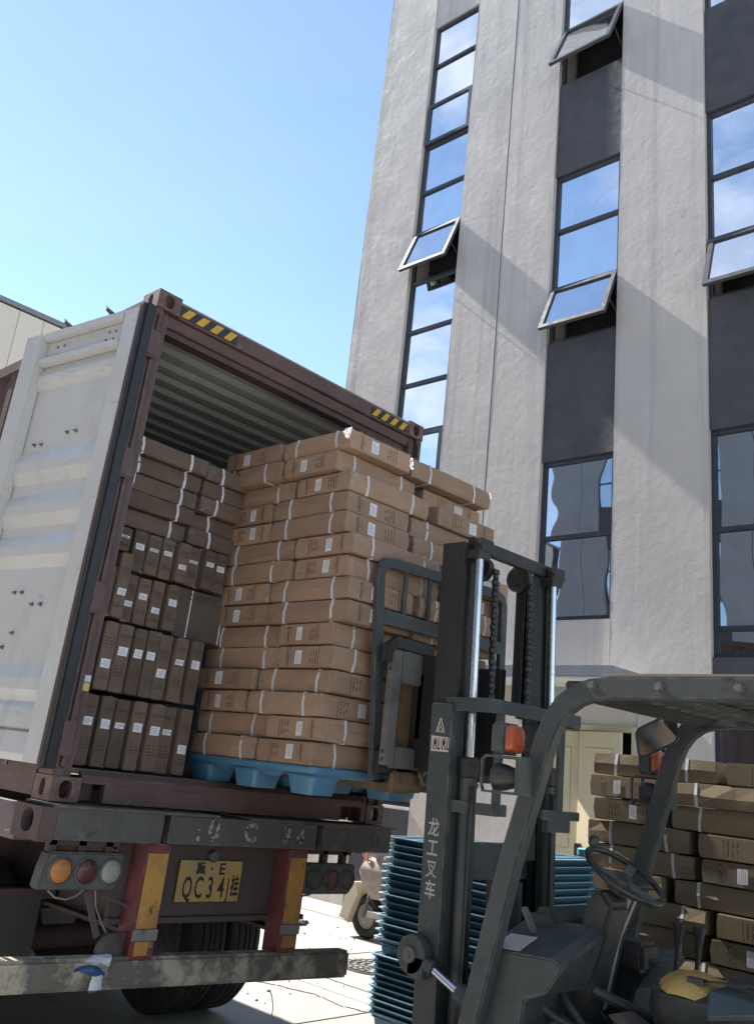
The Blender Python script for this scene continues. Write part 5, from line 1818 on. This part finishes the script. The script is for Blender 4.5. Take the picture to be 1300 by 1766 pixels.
# ------------------------------------------------------------------ scooter by the wall
m_cloth = M('wrapped_cloth', (0.42, 0.36, 0.31), (0.34, 0.28, 0.24), 14, rough=.9, bump=.6, bscale=40)
sc = thing('scooter', 'parked cream scooter with rag wrapped handlebar and broken front shield by the wall', 'scooter', (5.73, 2.9, 0))
SX = 5.73
g = G(); g.tube([(SX, 3.10 + math.cos(a) * .175, .225 + math.sin(a) * .175) for a in [2 * math.pi * k / 36 for k in range(36)]], .052, 12, closed=True)
tw = part('wheel', g, m_tyre, sc, smooth=True)
g = G(); g.spin([(0, -.04), (.05, -.045), (.10, -.02), (.125, -.03), (.125, .03), (.10, .02), (0, .04)], (SX, 3.10, .225), (1, 0, 0), 24)
part('rim', g, M('rim_dusty', (.30, .275, .25), (.24, .22, .2), 12, rough=.6), tw, smooth=True)
g = G(); g.tube([(SX - .08, 3.10, .22), (SX - .08, 3.02, .50), (SX - .05, 2.98, .62)], .018, 8); g.tube([(SX + .08, 3.10, .22), (SX + .08, 3.02, .50), (SX + .05, 2.98, .62)], .018, 8)
part('front_fork', g, m_galv, sc, smooth=True)
g = G()
pts = [(3.30, .48), (3.36, .40), (3.40, .25), (3.43, .16), (3.40, .20), (3.37, .155), (3.35, .19), (3.33, .14), (3.31, .18), (3.29, .13), (3.27, .20), (3.22, .32), (3.16, .44), (3.20, .56), (3.27, .56)]
g.prism([(SX - .13, y, z) for y, z in pts], (.26, 0, 0))
part('mudguard', g, M('mudguard_cream', (0.55, 0.49, 0.36), (0.48, 0.43, 0.31), 6, rough=.55, dirt=((.30, .25, .18), 8, .58, .75)), sc, .012)
g = G()
g.rings([[(SX + sx * w_, yy, zz) for sx, yy, zz in ((-1, y0, z0_), (-.6, y0 + .06, z0_), (.6, y0 + .06, z0_), (1, y0, z0_), (.7, y1, z0_), (-.7, y1, z0_))]
         for w_, y0, y1, z0_ in ((.10, 2.98, 2.86, .42), (.17, 3.08, 2.84, .56), (.19, 3.12, 2.82, .70), (.15, 3.08, 2.84, .80), (.09, 3.0, 2.88, .86))])
part('front_shell', g, m_cloth, sc, .01, smooth=True)
g = G(); g.tube([(SX - .30, 2.90, .90), (SX - .12, 2.96, .88), (SX, 2.97, .87), (SX + .12, 2.96, .88), (SX + .30, 2.90, .90)], [.028, .036, .04, .036, .028], 10)
hb = part('handlebar', g, m_cloth, sc, smooth=True, jitter=.006)
g = G(); g.tube([(SX - .05, 3.07, .84), (SX - .08, 3.10, .78), (SX - .10, 3.08, .70)], .045, 10)
part('headlamp', g, M('headlamp_red', (.42, .16, .13), (.5, .36, .3), 12, rough=.5), sc, smooth=True)
g = G()
for k in range(9):
    a = rsf.uniform(0, 6.28)
    y0 = 3.12 + rsf.uniform(-.02, .03)
    p = [(SX - .16 + rsf.uniform(0, .1), y0 - .02 * j + rsf.uniform(-.03, .03), .90 - j * .07 + rsf.uniform(-.02, .02)) for j in range(6)]
    g.tube(p, .0055, 5)
part('binding_twine', g, M('twine_orange', (.62, .40, .28), (.55, .30, .18), 30, rough=.8), sc)
g = G(); g.rings([rrect(SX, 2.40, .26, .70, .10, .66), rrect(SX, 2.42, .30, .76, .12, .76), rrect(SX, 2.42, .27, .70, .11, .82)])
part('saddle', g, M('saddle_blue', (.05, .055, .075), (.07, .075, .09), 8, rough=.7), sc, smooth=True)
g = G(); g.rings([rrect(SX, 2.35, .28, .86, .10, .24), rrect(SX, 2.35, .32, .9, .12, .45), rrect(SX, 2.38, .28, .8, .1, .65)]); g.box(SX - .13, SX + .13, 2.75, 3.0, .24, .30)
part('body_shell', g, m_cloth, sc, smooth=True)
g = G(); g.tube([(SX, 1.95 + math.cos(a) * .175, .225 + math.sin(a) * .175) for a in [2 * math.pi * k / 36 for k in range(36)]], .052, 12, closed=True)
tw = part('wheel', g, m_tyre, sc, smooth=True)
g = G(); g.box(SX - .05, SX - .02, 2.98, 3.04, .44, .54)
part('indicator', g, m_amber, sc, .008)
g = G(); g.tube([(SX - .2, 2.94, .90), (SX - .24, 2.93, 1.0), (SX - .25, 2.92, 1.06)], .007, 6); g.obox((SX - .25, 2.92, 1.10), (.09, .02, .07))
part('mirror', g, m_black, sc)

# ------------------------------------------------------------------ gloves and litter
m_glw = M('glove_white', (0.62, 0.62, 0.62), (0.52, 0.52, 0.54), 24, rough=.9, bump=.6, bscale=90)
m_glb = M('glove_blue', (0.035, 0.075, 0.20), (0.028, 0.06, 0.16), 14, rough=.45)
bz = ZB - .765
gl = thing('work_glove', 'white work glove with blue rubber palm lying across the muddy bumper', 'glove', (.40, -.075, bz + .012))
ob = bz + .012
g = G()
g.tube([(.30, -.075, ob + .012), (.335, -.075, ob + .020), (.375, -.068, ob + .026), (.41, -.068, ob + .030), (.44, -.078, ob + .032), (.462, -.090, ob + .030)], [.012, .026, .032, .033, .028, .030], 14)
part('hand', g, m_glw, gl, smooth=True, jitter=.003)
g = G(); g.tube([(.30, -.10, ob + .004), (.335, -.112, ob + .006), (.375, -.118, ob - .006), (.42, -.112, ob - .020)], [.010, .018, .022, .012], 12)
part('rubber_palm', g, m_glb, gl, smooth=True, jitter=.002)
for k, (dy, ln) in enumerate(((-.022, .035), (-.008, .045), (.008, .040), (.022, .03))):
    g = G(); g.tube([(.32, -.075 + dy, ob + .014), (.30 - ln * .4, -.075 + dy * 1.4, ob + .010), (.29 - ln, -.08 + dy * 1.7, ob + .006)], [.010, .009, .006], 8)
    part('finger', g, m_glb if k < 2 else m_glw, gl, smooth=True)
g = G(); g.tube([(.460, -.089, ob + .030), (.467, -.092, ob + .0295)], [.033, .031], 14, caps=False)
part('cuff_hem', g, m_glb, gl)
g = G(); g.cyl((.461, -.0895, ob + .030), (.4625, -.090, ob + .030), .027, seg=14)
part('cuff_shade', g, M('glove_shadow', (.30, .30, .31), None, 20, rough=.9), gl)  # grey disc: shade inside the open cuff put into the colour
g2 = thing('work_glove', 'white glove cuff hanging down the front of the muddy bumper, blue hem', 'glove', (.385, -.115, ob - .05))
g = G(); g.rings([[(.385 + math.cos(a) * rx, -.118 + math.sin(a) * ry, z) for a in [2 * math.pi * k / 14 for k in range(14)]] for z, rx, ry in
                  ((ob - .0, .026, .010), (ob - .03, .030, .012), (ob - .06, .034, .013), (ob - .085, .037, .014))])
part('cuff', g, m_glw, g2, smooth=True, jitter=.002)
g = G(); g.rings([[(.385 + math.cos(a) * rx, -.118 + math.sin(a) * ry, z) for a in [2 * math.pi * k / 14 for k in range(14)]] for z, rx, ry in
                  ((ob - .084, .0385, .0155), (ob - .091, .039, .016))])
part('cuff_hem', g, m_glb, g2, smooth=True)
gd = thing('work_glove', 'dark flattened glove lying on the sunlit concrete in front of the wall', 'glove', (5.55, 3.95, 0), (0, 0, .9))
g = G()
g.rings([[(5.55 + math.cos(a) * .08 * s + .0, 3.95 + math.sin(a) * .055 * s, z) for a in [2 * math.pi * k / 16 for k in range(16)]] for s, z in ((1, .003), (1.0, .012), (.8, .026), (.3, .03))])
for a, ln in ((-.5, .13), (-.15, .17), (.2, .16), (.5, .12), (2.6, .14)):
    g.tube([(5.55 + math.cos(a) * .05, 3.95 + math.sin(a) * .05, .012), (5.55 + math.cos(a) * (.05 + ln * .6), 3.95 + math.sin(a) * (.05 + ln * .6), .016), (5.55 + math.cos(a) * (.05 + ln), 3.95 + math.sin(a) * (.05 + ln), .008)], [.022, .018, .01], 8)
part('hand', g, m_rubber, gd, smooth=True, jitter=.002)
g = G(); g.tube([(2.72, 1.16, .0), (2.73, 1.17, .05), (2.715, 1.18, .12), (2.70, 1.2, .16)], .004, 6)
solo('strap_end', g, m_black, 'thin dark wire end standing up beside the trailer tyre', 'wire', loc=(2.72, 1.16, 0))

for o in bpy.data.objects:
    if '_org' in o.keys():
        del o['_org']
